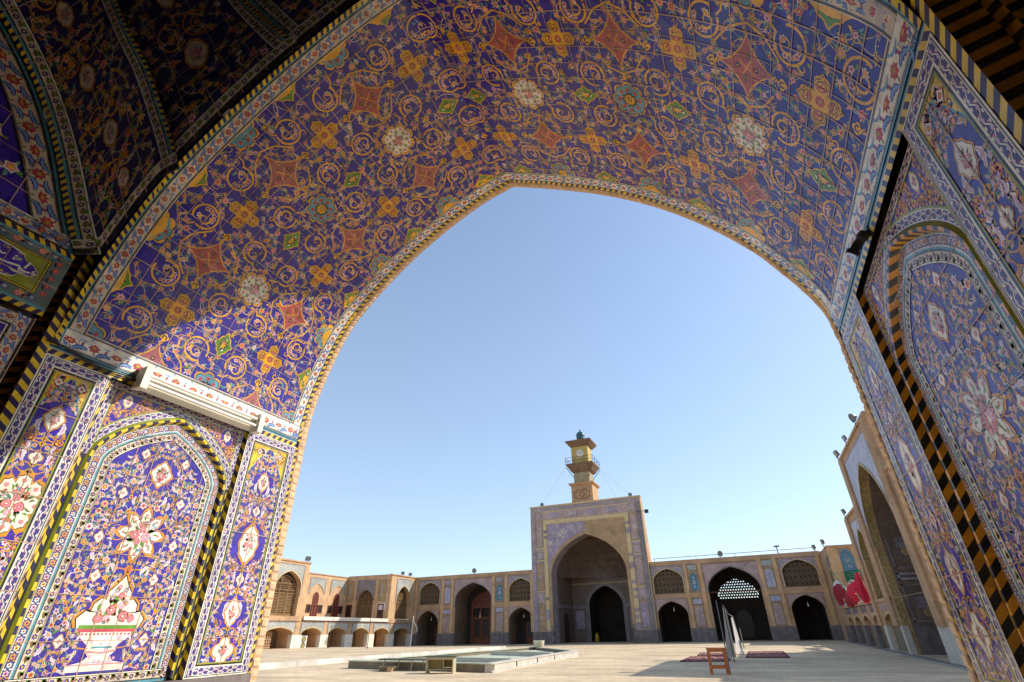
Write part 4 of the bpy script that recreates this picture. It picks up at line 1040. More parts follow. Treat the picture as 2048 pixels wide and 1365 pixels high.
def tile_panel(fr, parent, u0, u1, z0, z1, mat, arch=True, n=0, field=None, medal=None):
    mb = MB(); fbox(mb, fr, u0, u1, n-.02, n+.02, z0, z1, 'mosaic_buff' if arch else mat)
    for a, b, c, d in ((u0-.05, u0, z0, z1), (u1, u1+.05, z0, z1), (u0-.05, u1+.05, z1, z1+.05), (u0-.05, u1+.05, z0-.05, z0)): fbox(mb, fr, a, b, n-.02, n+.035, c, d, 'mosaic_grey')
    o = mb.build('tile_panel', parent)
    uc = (u0+u1)/2; w = (u1-u0)*.5
    mb = MB()
    if arch:
        mb.prism(archpoly(uc, w*.84, z0+.08, z1-w*.9, w*.75, 6), n+.02, n+.035, field or mat, fr)
        zz = [z0+(z1-z0)*t for t in (.24, .48, .72)]
    else: zz = [(z0+z1)/2]
    for i, z in enumerate(zz):
        r = w*(.3 if i != 1 else .42) if arch else min(w, (z1-z0)/2)*.55
        mb.prism([(uc+r*cos(q*PI/4)*(1 if q % 2 else .7), z+r*1.3*sin(q*PI/4)*(1 if q % 2 else .75)) for q in range(8)], n+.02, n+.045, medal or 'mosaic_pale', fr)
        mb.prism([(uc+r*.45*cos(q*PI/3), z+r*.5*sin(q*PI/3)) for q in range(6)], n+.02, n+.055, 'mosaic_rose', fr)
    mb.build('tile_motif', o); return o
def carved_screen(fr, parent, uc, hw, z0, zs, rise, n, seed=1):
    """blind arched recess with a carved plaster lattice"""
    mb = MB(); mb.prism(archpoly(uc, hw, z0, zs, rise), n-.06, n, 'dark_window', fr); o = mb.build('screen', parent)
    mb = MB(); H = lambda u: zs+rise*(.7*max(0, 1-abs((u-uc)/hw)**2.3)**.5+.3*(1-abs((u-uc)/hw)))
    k = 7; w = 2*hw/k
    for i in range(k+1):
        u = uc-hw+w*i
        if 0 < i < k: fbox(mb, fr, u-.03, u+.03, n, n+.12, z0, H(u), 'carved_plaster')
    for z in (z0+.06, z0+.5, z0+.62, z0+1.05, z0+1.17, z0+1.6, z0+2.0):
        us = [uc-hw+2*hw*j/40 for j in range(41)]; us = [u for u in us if H(u) > z]
        if us: fbox(mb, fr, us[0], us[-1], n, n+.085, z-.03, z+.03, 'carved_plaster')
    for i in range(k):
        u = uc-hw+w*(i+.5)
        for z in (z0+.27, z0+.83, z0+1.38, z0+1.8):
            if H(u) > z+.2: mb.tube([fr(u+w*.3*cos(q*PI/4), n+.08, z+.17*sin(q*PI/4)) for q in range(9)], .045, 'carved_plaster', 5)
    mb.build('lattice', o); return o
def shutter_window(fr, parent, uc, hw, z0, zs, rise, n):
    """tall arched timber window: three louvred shutters below, open lattice head above"""
    mb = MB(); mb.prism(archpoly(uc, hw, z0, zs, rise), n-.06, n, 'dark_window', fr); o = mb.build('window', parent)
    zm = z0+(zs-z0)*.78
    mb = MB(); arc = archpts(uc, hw*.9, zs-.1, rise*.86, 9); arc2 = archpts(uc, hw*.83, zs-.1, rise*.79, 9)
    mb.prism([(uc+hw*.9, zm)]+arc+[(uc-hw*.9, zm), (uc-hw*.83, zm)]+arc2[::-1]+[(uc+hw*.83, zm)], n, n+.1, 'lattice_wood', fr)
    H = lambda u, s=.86: zs-.1+rise*s*(.7*max(0, 1-abs((u-uc)/(hw*.9))**2.3)**.5+.3*(1-abs((u-uc)/(hw*.9))))
    for s in (-1, 1): fbox(mb, fr, uc+s*hw*.33-.05, uc+s*hw*.33+.05, n, n+.09, z0, H(uc+s*hw*.33), 'lattice_wood')
    for s in (-1, 1): fbox(mb, fr, uc+s*hw*.93-.06, uc+s*hw*.93+.06, n, n+.1, z0, zm, 'lattice_wood')
    for z in (zm-.05, zm+.22): fbox(mb, fr, uc-hw*.95, uc+hw*.95, n, n+.11, z-.05, z+.05, 'lattice_wood')
    for j in range(13): u = uc-hw*.9+hw*1.8*j/12; fbox(mb, fr, u-.03, u+.03, n, n+.08, zm-.05, zm+.22, 'lattice_wood')
    fbox(mb, fr, uc-hw*.85, uc+hw*.85, n, n+.08, zs+.22, zs+.3, 'lattice_wood')
    fbox(mb, fr, uc-hw, uc+hw, n, n+.12, z0, z0+.22, 'lattice_wood')
    mb.build('window_frame', o)
    for i in (-1, 0, 1):
        c = uc+i*hw*.64; w = hw*.27
        mb = MB(); fbox(mb, fr, c-w, c+w, n, n+.03, z0+.25, zm-.12, 'lattice_wood')
        for s in (-1, 1): fbox(mb, fr, c+s*w-.035, c+s*w+.035, n, n+.08, z0+.25, zm-.12, 'lattice_wood')
        z = z0+.32
        while z < zm-.2:
            mb.prism([(n+.03, z), (n+.085, z+.01), (n+.03, z+.07)], c-w, c+w, 'lattice_wood', lambda a, b, zz: fr(b, a, zz)); z += .12
        mb.build('shutter', o)
        # carved lattice over the shutter
        mb = MB(); zz0 = zm+.3; zt = H(c)-.1
        k = 5
        for j in range(k): fbox(mb, fr, c-w+2*w*(j+.5)/k-.02, c-w+2*w*(j+.5)/k+.02, n, n+.06, zz0, max(zz0+.1, min(zt, zs+(.2 if i else .9))), 'lattice_wood')
        z = zz0+.08
        while z < min(zt, zs+(.2 if i else .9)): fbox(mb, fr, c-w, c+w, n, n+.065, z-.02, z+.02, 'lattice_wood'); z += .17
        mb.build('lattice', o)
    return o
def door(fr, parent, u0, u1, z0, z1, n, mat='red_wood', leaf=2, glass=True):
    mb = MB(); fbox(mb, fr, u0, u1, n-.05, n, z0, z1, mat); o = mb.build('door', parent)
    mb = MB()
    w = (u1-u0)/leaf
    for i in range(leaf):
        a, b = u0+w*i, u0+w*(i+1); e = min(.12, w*.16)
        for q in ((a, a+e, z0, z1), (b-e, b, z0, z1), (a, b, z0, z0+e), (a, b, z1-e, z1), (a, b, z0+(z1-z0)*.3-e/2, z0+(z1-z0)*.3+e/2)): fbox(mb, fr, q[0], q[1], n, n+.05, q[2], q[3], mat)
    mb.build('door_frame', o)
    if glass:
        mb = MB()
        for i in range(leaf):
            a, b = u0+w*i, u0+w*(i+1); e = min(.12, w*.16); fbox(mb, fr, a+e, b-e, n, n+.012, z0+(z1-z0)*.3+e/2, z1-e, 'dark_window')
        mb.build('pane', o)
    return o
def niche(name, fr, parent, pts, n0, n1, side, back, close=False):
    mb = MB(); mb.reveal(fr, pts, n0, n1, side, True); mb.poly(fr, pts, n1, back); return mb.build(name, parent)

# ------------------------------------------------------------------ far left wing
W = thing('arcade_wing', 'brick arcade left of the clock tower with a wooden door in its tall arch', 'building', place(FAR, -31, 0, 0))
ops = [archpoly(-36.85, 1.5, 4.35, 5.72, 1.05), archpoly(-24.6, 1.5, 4.3, 5.55, 1.1), archpoly(-30.75, 2.38, -.3, 4.75, 1.72), archpoly(-36.85, 1.45, -.3, 2.4, 1.3), archpoly(-24.6, 1.5, -.3, 2.4, 1.25)]
mb = MB(); mb.holes(FAR, rectp(-39.2, -23.0, -.4, 7.42), ops, 'buff_brick', 0); fbox(mb, FAR, -39.2, -23.0, -5, 0-.001-4.4, -.4, 7.2, 'plaster_brick'); mb.reveal(FAR, [(-39.2, 7.42), (-23.0, 7.42)], 0, -5, 'plaster_brick', False)
mb.build('wall', W)
mb = MB(); fbox(mb, FAR, -39.2, -23.05, -.3, .10, 7.05, 7.46, 'orange_brick')
mb.build('cornice', W)
for a, b in ((-39.1, -33.4), (-28.25, -23.05)): mb = MB(); fbox(mb, FAR, a, b, 0, .07, 3.78, 4.22, 'orange_brick'); mb.build('string_course', W)
for u in (-38.75, -34.95, -33.6, -28.05, -26.4, -23.2):
    mb = MB(); fbox(mb, FAR, u-.19, u+.19, 0, .09, 1.25, 7.06, 'plaster_brick'); mb.build('pilaster', W)
for a, b in ((-35.4, -33.14), (-28.36, -26.1), (-39.2, -38.3)):
    mb = MB(); fbox(mb, FAR, a-.02, b+.02, -.3, .12, -.4, 1.24, 'grey_stone'); mb.build('dado', W)
for uc, z0, zs, ri in ((-36.85, 4.35, 5.72, 1.05), (-24.6, 4.3, 5.55, 1.1)):
    carved_screen(FAR, niche('arched_niche', FAR, W, archpoly(uc, 1.5, z0, zs, ri), 0, -.4, 'cream_tile', 'dark_window'), uc, 1.49, z0, zs, ri, -.38)
    spandrel(FAR, W, uc, 1.5, zs, ri, uc-1.6, uc+1.6, 6.95, 'mosaic_blue', 0, zlow=z0)
for uc, hw, ri in ((-36.85, 1.45, 1.3), (-24.6, 1.5, 1.25)):
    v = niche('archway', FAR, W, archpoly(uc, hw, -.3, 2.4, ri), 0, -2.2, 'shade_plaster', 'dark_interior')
    door(FAR, v, uc-hw*.15, uc+hw*.95, 0, 2.2, -2.1, 'brown_wood', 2)
    spandrel(FAR, W, uc, hw, 2.4, ri, uc-hw-.08, uc+hw+.08, 3.76, 'mosaic_rose', 0, 'mosaic_buff')
    mb = MB(); mb.tube([FAR(uc+.1, -.6, 3.05), FAR(uc+.1, -.6, 2.85)], .02, 'white_metal', 5); mb.tube([FAR(uc+.1, -.6, 2.86), FAR(uc+.1, -.6, 2.66)], [.05, .07], 'tube_glass', 6)
    tag(mb.build('hanging_bulb', None, False, FAR(uc+.1, -.6, 2.86)), 'white bulb hanging in the ' + ('low arch beside the left corner of the far wall' if uc < -30 else 'low arch just left of the gateway'), 'lamp', 'bulbs hanging in the arches')
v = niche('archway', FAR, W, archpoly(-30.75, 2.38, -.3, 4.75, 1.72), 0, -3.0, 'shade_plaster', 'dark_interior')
spandrel(FAR, W, -30.75, 2.38, 4.75, 1.72, -33.3, -28.2, 6.9, 'mosaic_rose', 0, 'mosaic_grey', 3.9)
mb = MB(); a1 = archpts(-30.4, 2.0, 4.1, 1.6, 9); a2 = archpts(-30.4, 1.75, 4.1, 1.4, 9)
mb.prism([(-28.4, 0)]+a1+[(-32.4, 0), (-32.15, 0)]+a2[::-1]+[(-28.65, 0)], -2.98, -2.8, 'brown_wood', FAR); mb.build('door_surround', v)
fill('door_head', FAR, archpoly(-30.4, 1.74, 4.1, 4.1, 1.38), -2.9, 'red_wood', v)
d = door(FAR, v, -32.1, -28.7, -.1, 2.75, -2.85, 'brown_wood', 3)
mb = MB()
for a, b, c, e in ((-32.1, -28.7, 3.85, 4.1), (-32.1, -28.7, 2.72, 2.92), (-31.1, -30.95, 2.9, 3.9), (-29.9, -29.75, 2.9, 3.9)): fbox(mb, FAR, a, b, -2.85, -2.72, c, e, 'brown_wood')
mb.build('door_beam', v)
mb = MB(); mb.tube([FAR(-30.5, -1.4, 3.5), FAR(-30.5, -1.4, 3.1)], .015, 'white_metal', 5); mb.tube([FAR(-30.5, -1.4, 3.1), FAR(-30.5, -1.4, 2.85)], [.05, .07], 'tube_glass', 6)
tag(mb.build('hanging_bulb', None, False, FAR(-30.5, -1.4, 3.1)), 'white bulb hanging in front of the tall carved wooden door', 'lamp', 'bulbs hanging in the arches')
for u0, m2, f2 in ((-34.75, 'mosaic_rose', 'mosaic_pale'), (-27.75, 'mosaic_teal', 'mosaic_teal')):
    tile_panel(FAR, W, u0, u0+.95, 6.38, 6.9, 'mosaic_blue', False); tile_panel(FAR, W, u0, u0+.95, 4.35, 6.2, m2, True, 0, f2)
    tile_panel(FAR, W, u0, u0+.95, 3.3, 3.7, 'mosaic_pale', False); tile_panel(FAR, W, u0, u0+.95, 1.35, 3.15, 'mosaic_rose', True, 0, 'mosaic_rose', 'mosaic_blue')

# ------------------------------------------------------------------ far right wing
W = thing('arcade_wing', 'brick arcade right of the clock tower with a pierced lattice in its tall arch', 'building', place(FAR, -1.7, 0, 0))
arches = [(-7.95, 1.5, 4.35, 5.6, 1.08), (4.4, 1.5, 4.45, 5.75, 1.05)]
lows = [(-7.95, 1.48, 2.5, 1.15), (4.3, 1.38, 2.6, 1.15)]
ops = [archpoly(u, h, z0, zs, ri) for u, h, z0, zs, ri in arches]+[archpoly(u, h, -.3, zs, ri) for u, h, zs, ri in lows]+[archpoly(-1.72, 2.42, -.3, 4.55, 1.98)]
mb = MB(); mb.holes(FAR, rectp(-9.6, 8.2, -.4, 7.38), ops, 'buff_brick', 0); mb.reveal(FAR, [(-9.6, 7.38), (8.2, 7.38)], 0, -5, 'plaster_brick', False)
mb.build('wall', W)
mb = MB(); fbox(mb, FAR, -9.55, 6.5, -.3, .10, 7.0, 7.42, 'orange_brick'); mb.build('cornice', W)
for a, b in ((-9.5, -4.45), (1.0, 6.4)): mb = MB(); fbox(mb, FAR, a, b, 0, .07, 3.9, 4.3, 'orange_brick'); mb.build('string_course', W)
for u in (-6.1, -4.62, 1.06, 2.4, 6.2):
    mb = MB(); fbox(mb, FAR, u-.18, u+.18, 0, .09, 1.25, 7.02, 'plaster_brick'); mb.build('pilaster', W)
for a, b in ((-6.47, -4.14), (.7, 2.92), (5.68, 6.5), (-9.6, -9.43)):
    mb = MB(); fbox(mb, FAR, a-.02, b+.02, -.3, .12, -.4, 1.22, 'grey_stone'); mb.build('dado', W)
for uc, hw, z0, zs, ri in arches:
    carved_screen(FAR, niche('arched_niche', FAR, W, archpoly(uc, hw, z0, zs, ri), 0, -.4, 'cream_tile', 'dark_window'), uc, hw-.01, z0, zs, ri, -.38)
    spandrel(FAR, W, uc, hw, zs, ri, uc-1.6, uc+1.6, 6.95, 'mosaic_blue', 0, zlow=z0)
for i, (uc, hw, zs, ri) in enumerate(lows):
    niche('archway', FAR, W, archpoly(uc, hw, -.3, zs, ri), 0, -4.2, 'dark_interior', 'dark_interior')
    spandrel(FAR, W, uc, hw, zs, ri, uc-hw-.08, uc+hw+.08, 3.86, 'mosaic_rose', 0, 'mosaic_buff')
    mb = MB(); mb.tube([FAR(uc+.1, -.6, 3.2), FAR(uc+.1, -.6, 3.0)], .02, 'white_metal', 5); mb.tube([FAR(uc+.1, -.6, 3.02), FAR(uc+.1, -.6, 2.8)], [.05, .07], 'tube_glass', 6)
    tag(mb.build('hanging_bulb', None, False, FAR(uc+.1, -.6, 3.0)), 'white bulb hanging in the ' + ('dark low arch just right of the gateway' if i == 0 else 'dark low arch at the right corner of the far wall'), 'lamp', 'bulbs hanging in the arches')
# the open hall behind the middle arch with a pierced lattice high in its back wall
D = -5.0
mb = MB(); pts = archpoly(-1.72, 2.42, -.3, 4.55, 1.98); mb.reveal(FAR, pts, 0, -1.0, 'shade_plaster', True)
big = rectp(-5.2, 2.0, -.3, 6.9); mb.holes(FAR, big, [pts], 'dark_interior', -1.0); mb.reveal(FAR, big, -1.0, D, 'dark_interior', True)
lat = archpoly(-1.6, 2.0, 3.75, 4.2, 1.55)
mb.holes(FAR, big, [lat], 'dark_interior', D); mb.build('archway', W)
mb = MB(); H = lambda u: 4.2+1.55*(.7*max(0, 1-abs((u+1.6)/2.0)**2.3)**.5+.3*(1-abs((u+1.6)/2.0)))
z = 3.75; row = 0
while z < 5.7:
    us = [-3.6+4.0*j/80 for j in range(81)]; us = [u for u in us if H(u) > z] 
    if us: fbox(mb, FAR, us[0], us[-1], D-.12, D, z, z+.14, 'dark_interior')
    if us:
        u = -3.6+(.13 if row % 2 else 0)
        while u < .42:
            if us[0] < u+.05 and u < us[-1]: fbox(mb, FAR, max(us[0], u), min(u+.14, us[-1]), D-.12, D, z+.14, z+.25, 'dark_interior')
            u += .26
    z += .25; row += 1
mb.build('pierced_lattice', W)
mb = MB(); fbox(mb, FAR, -4.2, .9, -1.4, -1.3, 4.3, 4.42, 'brown_wood'); mb.build('tie_beam', W)
fill('mihrab_niche', FAR, archpoly(-1.5, .75, .3, 2.0, .8), D+.03, 'dark_window', W)
spandrel(FAR, W, -1.72, 2.42, 4.55, 1.98, -4.3, .92, 6.85, 'mosaic_rose', 0, 'mosaic_grey', 4.3)
for u0, m2, f2 in ((-5.8, 'mosaic_teal', 'mosaic_teal'), (1.3, 'mosaic_rose', 'mosaic_pale')):
    tile_panel(FAR, W, u0, u0+.85, 6.42, 6.9, 'mosaic_mint', False); tile_panel(FAR, W, u0, u0+.85, 4.45, 6.2, m2, True, 0, f2)
    tile_panel(FAR, W, u0, u0+.85, 3.35, 3.78, 'mosaic_pale', False); tile_panel(FAR, W, u0, u0+.85, 1.35, 3.2, 'mosaic_rose', True, 0, 'mosaic_rose', 'mosaic_blue')
mb = MB(); mb.tube([FAR(-9.2, -.4, 7.75), FAR(6.4, -.4, 7.78)], .035, 'grey_metal', 5)
for u in (-9.1, -4.8, -1, 3, 6.3): mb.tube([FAR(u, -.4, 7.3), FAR(u, -.4, 7.76)], .03, 'grey_metal', 5)
tag(mb.build('roof_pipe', None, False, FAR(-1, -.4, 7.4)), 'thin grey pipe running along the roof edge right of the clock tower', 'pipe')

# ------------------------------------------------------------------ the gateway with the clock tower
G = thing('gateway_iwan', 'tall mosaic faced gateway with a deep pointed vault, carrying the clock tower', 'gateway', place(FAR, -16.35, 0, 0))
arc = archpoly(-16.35, 4.3, -.3, 6.75, 4.05, 14)
mb = MB(); mb.holes(FAR, rectp(-23.05, -9.65, -.4, 14.3), [arc], 'cream_tile', .25)
mb.reveal(FAR, [(-23.05, -.4), (-23.05, 14.3), (-9.65, 14.3), (-9.65, -.4)], .25, -.5, 'orange_brick', False)
mb.build('front_wall', G)
mb = MB(); mb.holes(FAR, [(-23.05, -.4), (-9.65, -.4), (-9.65, 14.28), (-23.05, 14.28)], [arc], 'orange_brick', -.5)
mb.reveal(FAR, arc, .25, -1.6, 'mosaic_blue', True); mb.build('back_wall', G)
# sloping buttress on the right flank
mb = MB(); mb.prism([(-2.0, 7.0), (-.2, 7.0), (-.2, 13.9), (-.62, 13.9)], -9.7, -9.62, 'orange_brick', lambda a, b, z: FAR(b if b < -9 else b+0*z, a, z))
mb.build('buttress', G)
mb = MB(); fbox(mb, FAR, -23.12, -9.58, -.52, .33, 14.28, 14.42, 'cream_tile'); mb.build('coping', G)
def fp(mb, u0, u1, z0, z1, mat, pr=.03): fbox(mb, FAR, u0, u1, .22, .25+pr, z0, z1, mat)
mb = MB(); fp(mb, -22.98, -22.45, 1.25, 13.75, 'mosaic_blue'); fp(mb, -10.25, -9.72, 1.25, 13.75, 'mosaic_grey'); fp(mb, -22.98, -9.72, 13.75, 14.22, 'mosaic_blue')
mb.build('border_band', G)
mb = MB(); fp(mb, -22.75, -22.5, 1.3, 8.5, 'mosaic_violet', .05); mb.build('border_band', G)
for u0 in (-22.38, -11.12):
    for z0, z1, ar, m2, f2 in ((12.8, 13.62, False, 'mosaic_rose', None), (9.75, 12.6, True, 'mosaic_rose', 'mosaic_rose'), (8.45, 9.2, False, 'mosaic_rose', None), (5.25, 8.0, True, 'mosaic_buff', 'mosaic_buff' if u0 < -15 else 'mosaic_rose'), (3.98, 5.0, False, 'mosaic_rose', None), (1.35, 3.85, True, 'mosaic_buff', 'mosaic_buff' if u0 < -15 else 'mosaic_violet')):
        tile_panel(FAR, G, u0, u0+.82, z0, z1, m2, ar, .25, f2, 'mosaic_pale')
    mb = MB()
    for z in (9.42, 8.15): fp(mb, u0-.05, u0+.87, z-.1, z+.1, 'mosaic_violet', .03)
    mb.build('border_band', G)
mb = MB(); fp(mb, -21.4, -11.25, 12.75, 13.62, 'mosaic_rose'); o = mb.build('inscription_band', G)
rn = random.Random(8)
for k in range(4):
    u = -20.0+2.3*k; mb = MB(); mb.prism([(u-.62, 13.0), (u-.45, 12.88), (u+.45, 12.88), (u+.62, 13.0), (u+.62, 13.36), (u+.45, 13.48), (u-.45, 13.48), (u-.62, 13.36)], .26, .3, 'mosaic_violet', FAR)
    for j in range(5):
        q = u-.45+.2*j; P = [FAR(q+rn.uniform(-.1, .1), .32, 13.18+rn.uniform(-.2, .2)) for _ in range(4)]; mb.tube(P, .028, 'white_stone', 4)
    mb.build('cartouche', o)
mb = MB()
for k in range(5):
    u = -21.1+2.3*k
    for j in range(5):
        t = 2*PI*j/5; mb.tube([FAR(u+.5+.28*cos(t+a*.7), .29, 13.2+.28*sin(t+a*.7)) for a in range(5)], .02, 'white_stone', 4)
mb.build('scroll_ornament', o)
mb = MB(); fp(mb, -21.42, -11.2, 12.28, 12.68, 'cream_tile', .06); fp(mb, -21.42, -21.03, 1.25, 12.28, 'cream_tile', .06); fp(mb, -11.66, -11.2, 1.25, 12.28, 'cream_tile', .06)
for z in (11.6, 10.9, 10.6, 8.3, 7.4, 7.1, 5.6, 4.9, 4.2, 3.0, 2.4, 1.6): fp(mb, -11.66, -11.2, z-.16, z+.16, 'mosaic_blue', .07)
for z in (11.4, 10.8, 4.4): fp(mb, -21.42, -21.03, z-.14, z+.14, 'mosaic_grey', .07)
fp(mb, -21.42, -21.03, 2.3, 3.3, 'mosaic_violet', .07); fp(mb, -11.66, -11.2, 1.3, 1.9, 'mosaic_violet', .075)
mb.build('cream_frame', G)
ar = archpts(-16.35, 4.3, 6.75, 4.05, 14); ar2 = archpts(-16.35, 4.62, 6.75, 4.42, 14)
mb = MB(); mb.prism([(-12.05, 1.25)]+ar+[(-20.65, 1.25), (-20.97, 1.25)]+ar2[::-1]+[(-11.73, 1.25)], .22, .31, 'mosaic_buff', FAR); mb.build('arch_rim', G)
def half(sg, mat):
    mb = MB(); e = [p for p in ar2 if (p[0]+16.35)*sg >= -1e-6]
    e = sorted(e, key=lambda p: abs(p[0]+16.35)); u1 = -16.35+sg*4.66
    mb.prism([(-16.35, 12.22), (u1, 12.22), (u1, 6.76)]+e[::-1], .22, .275, mat, FAR); return mb.build('spandrel', G)
sp1 = half(-1, 'mosaic_violet'); half(1, 'mosaic_buff')
mb = MB(); rn = random.Random(3)
Hh = lambda u: 6.75+4.42*(.7*max(0, 1-abs((u+16.35)/4.62)**2.3)**.5+.3*(1-abs((u+16.35)/4.62)))
for k in range(60):
    u = rn.uniform(-20.8, -16.7); z = rn.uniform(7.4, 12.0); r = rn.choice((.34, .28, .22))
    if z-r < Hh(u)+.02 or z-r < Hh(u+r) or z+r > 12.2 or u-r < -21: continue
    t0 = rn.uniform(0, 6)
    mb.tube([FAR(u+r*(1-.08*j)*cos(t0+j*.62), .285, z+r*(1-.08*j)*sin(t0+j*.62)) for j in range(12)], .028, 'white_stone', 4)
mb.build('scroll_ornament', sp1)
for a, b in ((-23.05, -20.66), (-12.04, -9.65)):
    mb = MB(); fbox(mb, FAR, a-.02, b+.02, -.2, .4, -.4, 1.22, 'grey_stone'); mb.build('dado', G)
for u in (-20.75, -11.95):
    mb = MB(); mb.lathe(FAR(u, .33, 0), [(.0, -.3), (.22, -.3), (.22, .9), (.12, 1.05), (.12, 1.35), (.17, 1.5), (.09, 1.7), (.09, 2.0), (0, 2.05)], 'grey_stone', 10); mb.build('corner_column', G, True)
# deep recess: side walls, back wall with inner arch, and a tiered half dome
inner = archpoly(-16.5, 2.05, -.3, 3.85, 2.05, 10)
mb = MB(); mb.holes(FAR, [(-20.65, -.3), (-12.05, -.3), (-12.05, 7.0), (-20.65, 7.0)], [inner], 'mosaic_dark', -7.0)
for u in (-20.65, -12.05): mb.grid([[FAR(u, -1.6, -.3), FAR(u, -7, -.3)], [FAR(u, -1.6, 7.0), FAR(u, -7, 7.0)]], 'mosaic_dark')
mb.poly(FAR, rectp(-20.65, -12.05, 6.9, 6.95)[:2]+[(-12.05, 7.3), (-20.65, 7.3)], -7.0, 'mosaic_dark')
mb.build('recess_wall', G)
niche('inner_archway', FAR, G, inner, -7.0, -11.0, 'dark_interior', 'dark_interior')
mb = MB(); i1 = archpts(-16.5, 2.05, 3.85, 2.05, 10); i2 = archpts(-16.5, 2.5, 3.85, 2.5, 10)
mb.prism([(-14.45, 0)]+i1+[(-18.55, 0), (-19.0, 0)]+i2[::-1]+[(-14.0, 0)], -7.0, -6.92, 'mosaic_grey', FAR); mb.build('arch_rim', G)
mb = MB(); fbox(mb, FAR, -20.6, -19.0, -6.99, -6.9, 3.5, 3.9, 'mosaic_grey'); fbox(mb, FAR, -14.0, -12.1, -6.99, -6.9, 3.5, 3.9, 'mosaic_grey'); fbox(mb, FAR, -20.64, -20.55, -6.9, -1.7, 3.5, 3.9, 'mosaic_grey'); fbox(mb, FAR, -20.6, -12.1, -6.99, -6.9, 6.1, 6.3, 'mosaic_buff'); mb.build('border_band', G)
for u0, u1 in ((-20.3, -19.25), (-13.75, -12.4)):
    mb = MB(); fbox(mb, FAR, u0, u1, -7, -6.94, 1.4, 3.3, 'mosaic_violet'); mb.build('tile_panel', G)
mb = MB(); mb.prism(archpoly(-4.2, .8, -.3, 2.2, .9, 7), -20.66, -20.6, 'dark_window', lambda a, b, z: FAR(b, a, z)); mb.build('side_niche', G)
rows = []
for i in range(15):
    t = i/14; z = 6.75+3.75*sin(t*PI/2)**.9; row = []
    for j in range(33):
        a = PI*j/32; k = cos(t*PI/2)**.85
        rip = 1-.018*abs(sin((8 if i % 4 < 2 else 8)*a+(PI/2 if (i//2) % 2 else 0)))*(1 if 2 < i < 13 else 0)
        row.append(FAR(-16.35+4.3*k*rip*cos(a), -1.6-5.4*k*rip*sin(a), z-(.05 if i % 2 else 0)*(1 if 2 < i else 0)))
    rows.append(row)
mb.grid(rows, 'mosaic_dark') if False else None
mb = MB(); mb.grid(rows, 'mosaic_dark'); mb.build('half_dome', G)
mb = MB(); mb.box((-22.6, -11.2, 6.9), (-10, -1.65, 14.2), 'dark_interior', FAR); 
mb = MB(); mb.reveal(FAR, [(-21.6, 6.5), (-21.6, 12.3), (-11.6, 12.3), (-11.6, 6.5)], -.52, -11, 'plaster_brick', False); mb.poly(FAR, rectp(-21.6, -11.6, 6.5, 12.3), -11, 'plaster_brick'); mb.build('rear_block', G)
# muqarnas-like small arches round the dome
mb = MB()
for i, (zz, kk, cnt) in enumerate(((6.6, .97, 9), (7.7, .9, 11), (8.8, .74, 9))):
    for j in range(cnt):
        a = PI*(j+.5)/cnt; c = FAR(-16.35+4.3*kk*cos(a)*.96, -1.6-5.4*kk*sin(a)*.96, zz)
        tdir = Vector((-sin(a), cos(a), 0)); w = .46*K*kk
        pts = [c+Vector((tdir.x*w*x, tdir.y*w*x, h*K)) for x, h in ((-1, -.1), (-.9, .4), (-.5, .75), (0, 1.0), (.5, .75), (.9, .4), (1, -.1))]
        mb.tube(pts, .03, 'mosaic_dark', 4)
mb.build('muqarnas', G)
mb = MB(); mb.lathe(FAR(-17.7, -6.2, 0), [(0, 0), (.26, 0), (.3, .5), (.3, .8), (.16, 1.0), (.16, 1.15), (0, 1.17)], 'jug_yellow', 12)
tag(mb.build('water_cooler', None, True, FAR(-17.7, -6.2, 0)), 'small yellow cylinder standing in the dark inner arch of the gateway', 'container')

# ------------------------------------------------------------------ clock tower
TW = thing('clock_tower', 'square clock tower on the gateway roof with two wooden eaves and a small green dome', 'tower', place(FAR, -16.95, -3.3, 14.3))
def tb(name, u0, u1, z0, z1, mat, parent=TW, n0=-1.9, dep=None):
    d = (u1-u0) if dep is None else dep
    mb = MB(); c = -1.9-1.35; fbox(mb, FAR, u0, u1, c-d/2, c+d/2, z0, z1, mat); return mb.build(name, parent)
TWZ = 0
base = tb('brick_base', -18.3, -15.6, 14.0, 16.85, 'orange_brick')
tb('plinth', -18.36, -15.54, 14.0, 14.95, 'orange_brick')
def eave(name, uc, w0, w1, z0, z1, mat, lip=.1):
    mb = MB(); c = -3.25
    mb.grid([[FAR(uc+w/2*a, c+w/2*b, z) for a, b in ((-1, -1), (1, -1), (1, 1), (-1, 1))] for w, z in ((w0, z0), (w1, z1), (w1, z1+lip), (w0*.8, z1+lip))], mat, True)
    mb.face([FAR(uc+w0*.4*a, c+w0*.4*b, z1+lip) for a, b in ((-1, -1), (1, -1), (1, 1), (-1, 1))], mat)
    k = int(w1/.28)
    for s in range(4):
        for j in range(k+1):
            q = -.5+j/k
            f = lambda w, z: {0: FAR(uc+w*q, c+w/2, z), 1: FAR(uc+w*q, c-w/2, z), 2: FAR(uc+w/2, c+w*q, z), 3: FAR(uc-w/2, c+w*q, z)}[s]
            mb.tube([f(w0, z0+.02), f(w1*.985, z1-.02)], .05, mat, 4)
    return mb.build(name, TW)
eave('cornice', -16.95, 2.72, 3.2, 16.85, 17.1, 'orange_brick', .12)
mb = MB()
pts = [(-17.9, 15.45), (-17.55, 15.45), (-17.55, 15.25), (-16.35, 15.25), (-16.35, 15.45), (-16.0, 15.45), (-16.0, 16.15), (-16.35, 16.15), (-16.35, 16.35), (-17.55, 16.35), (-17.55, 16.15), (-17.9, 16.15), (-17.9, 15.45)]
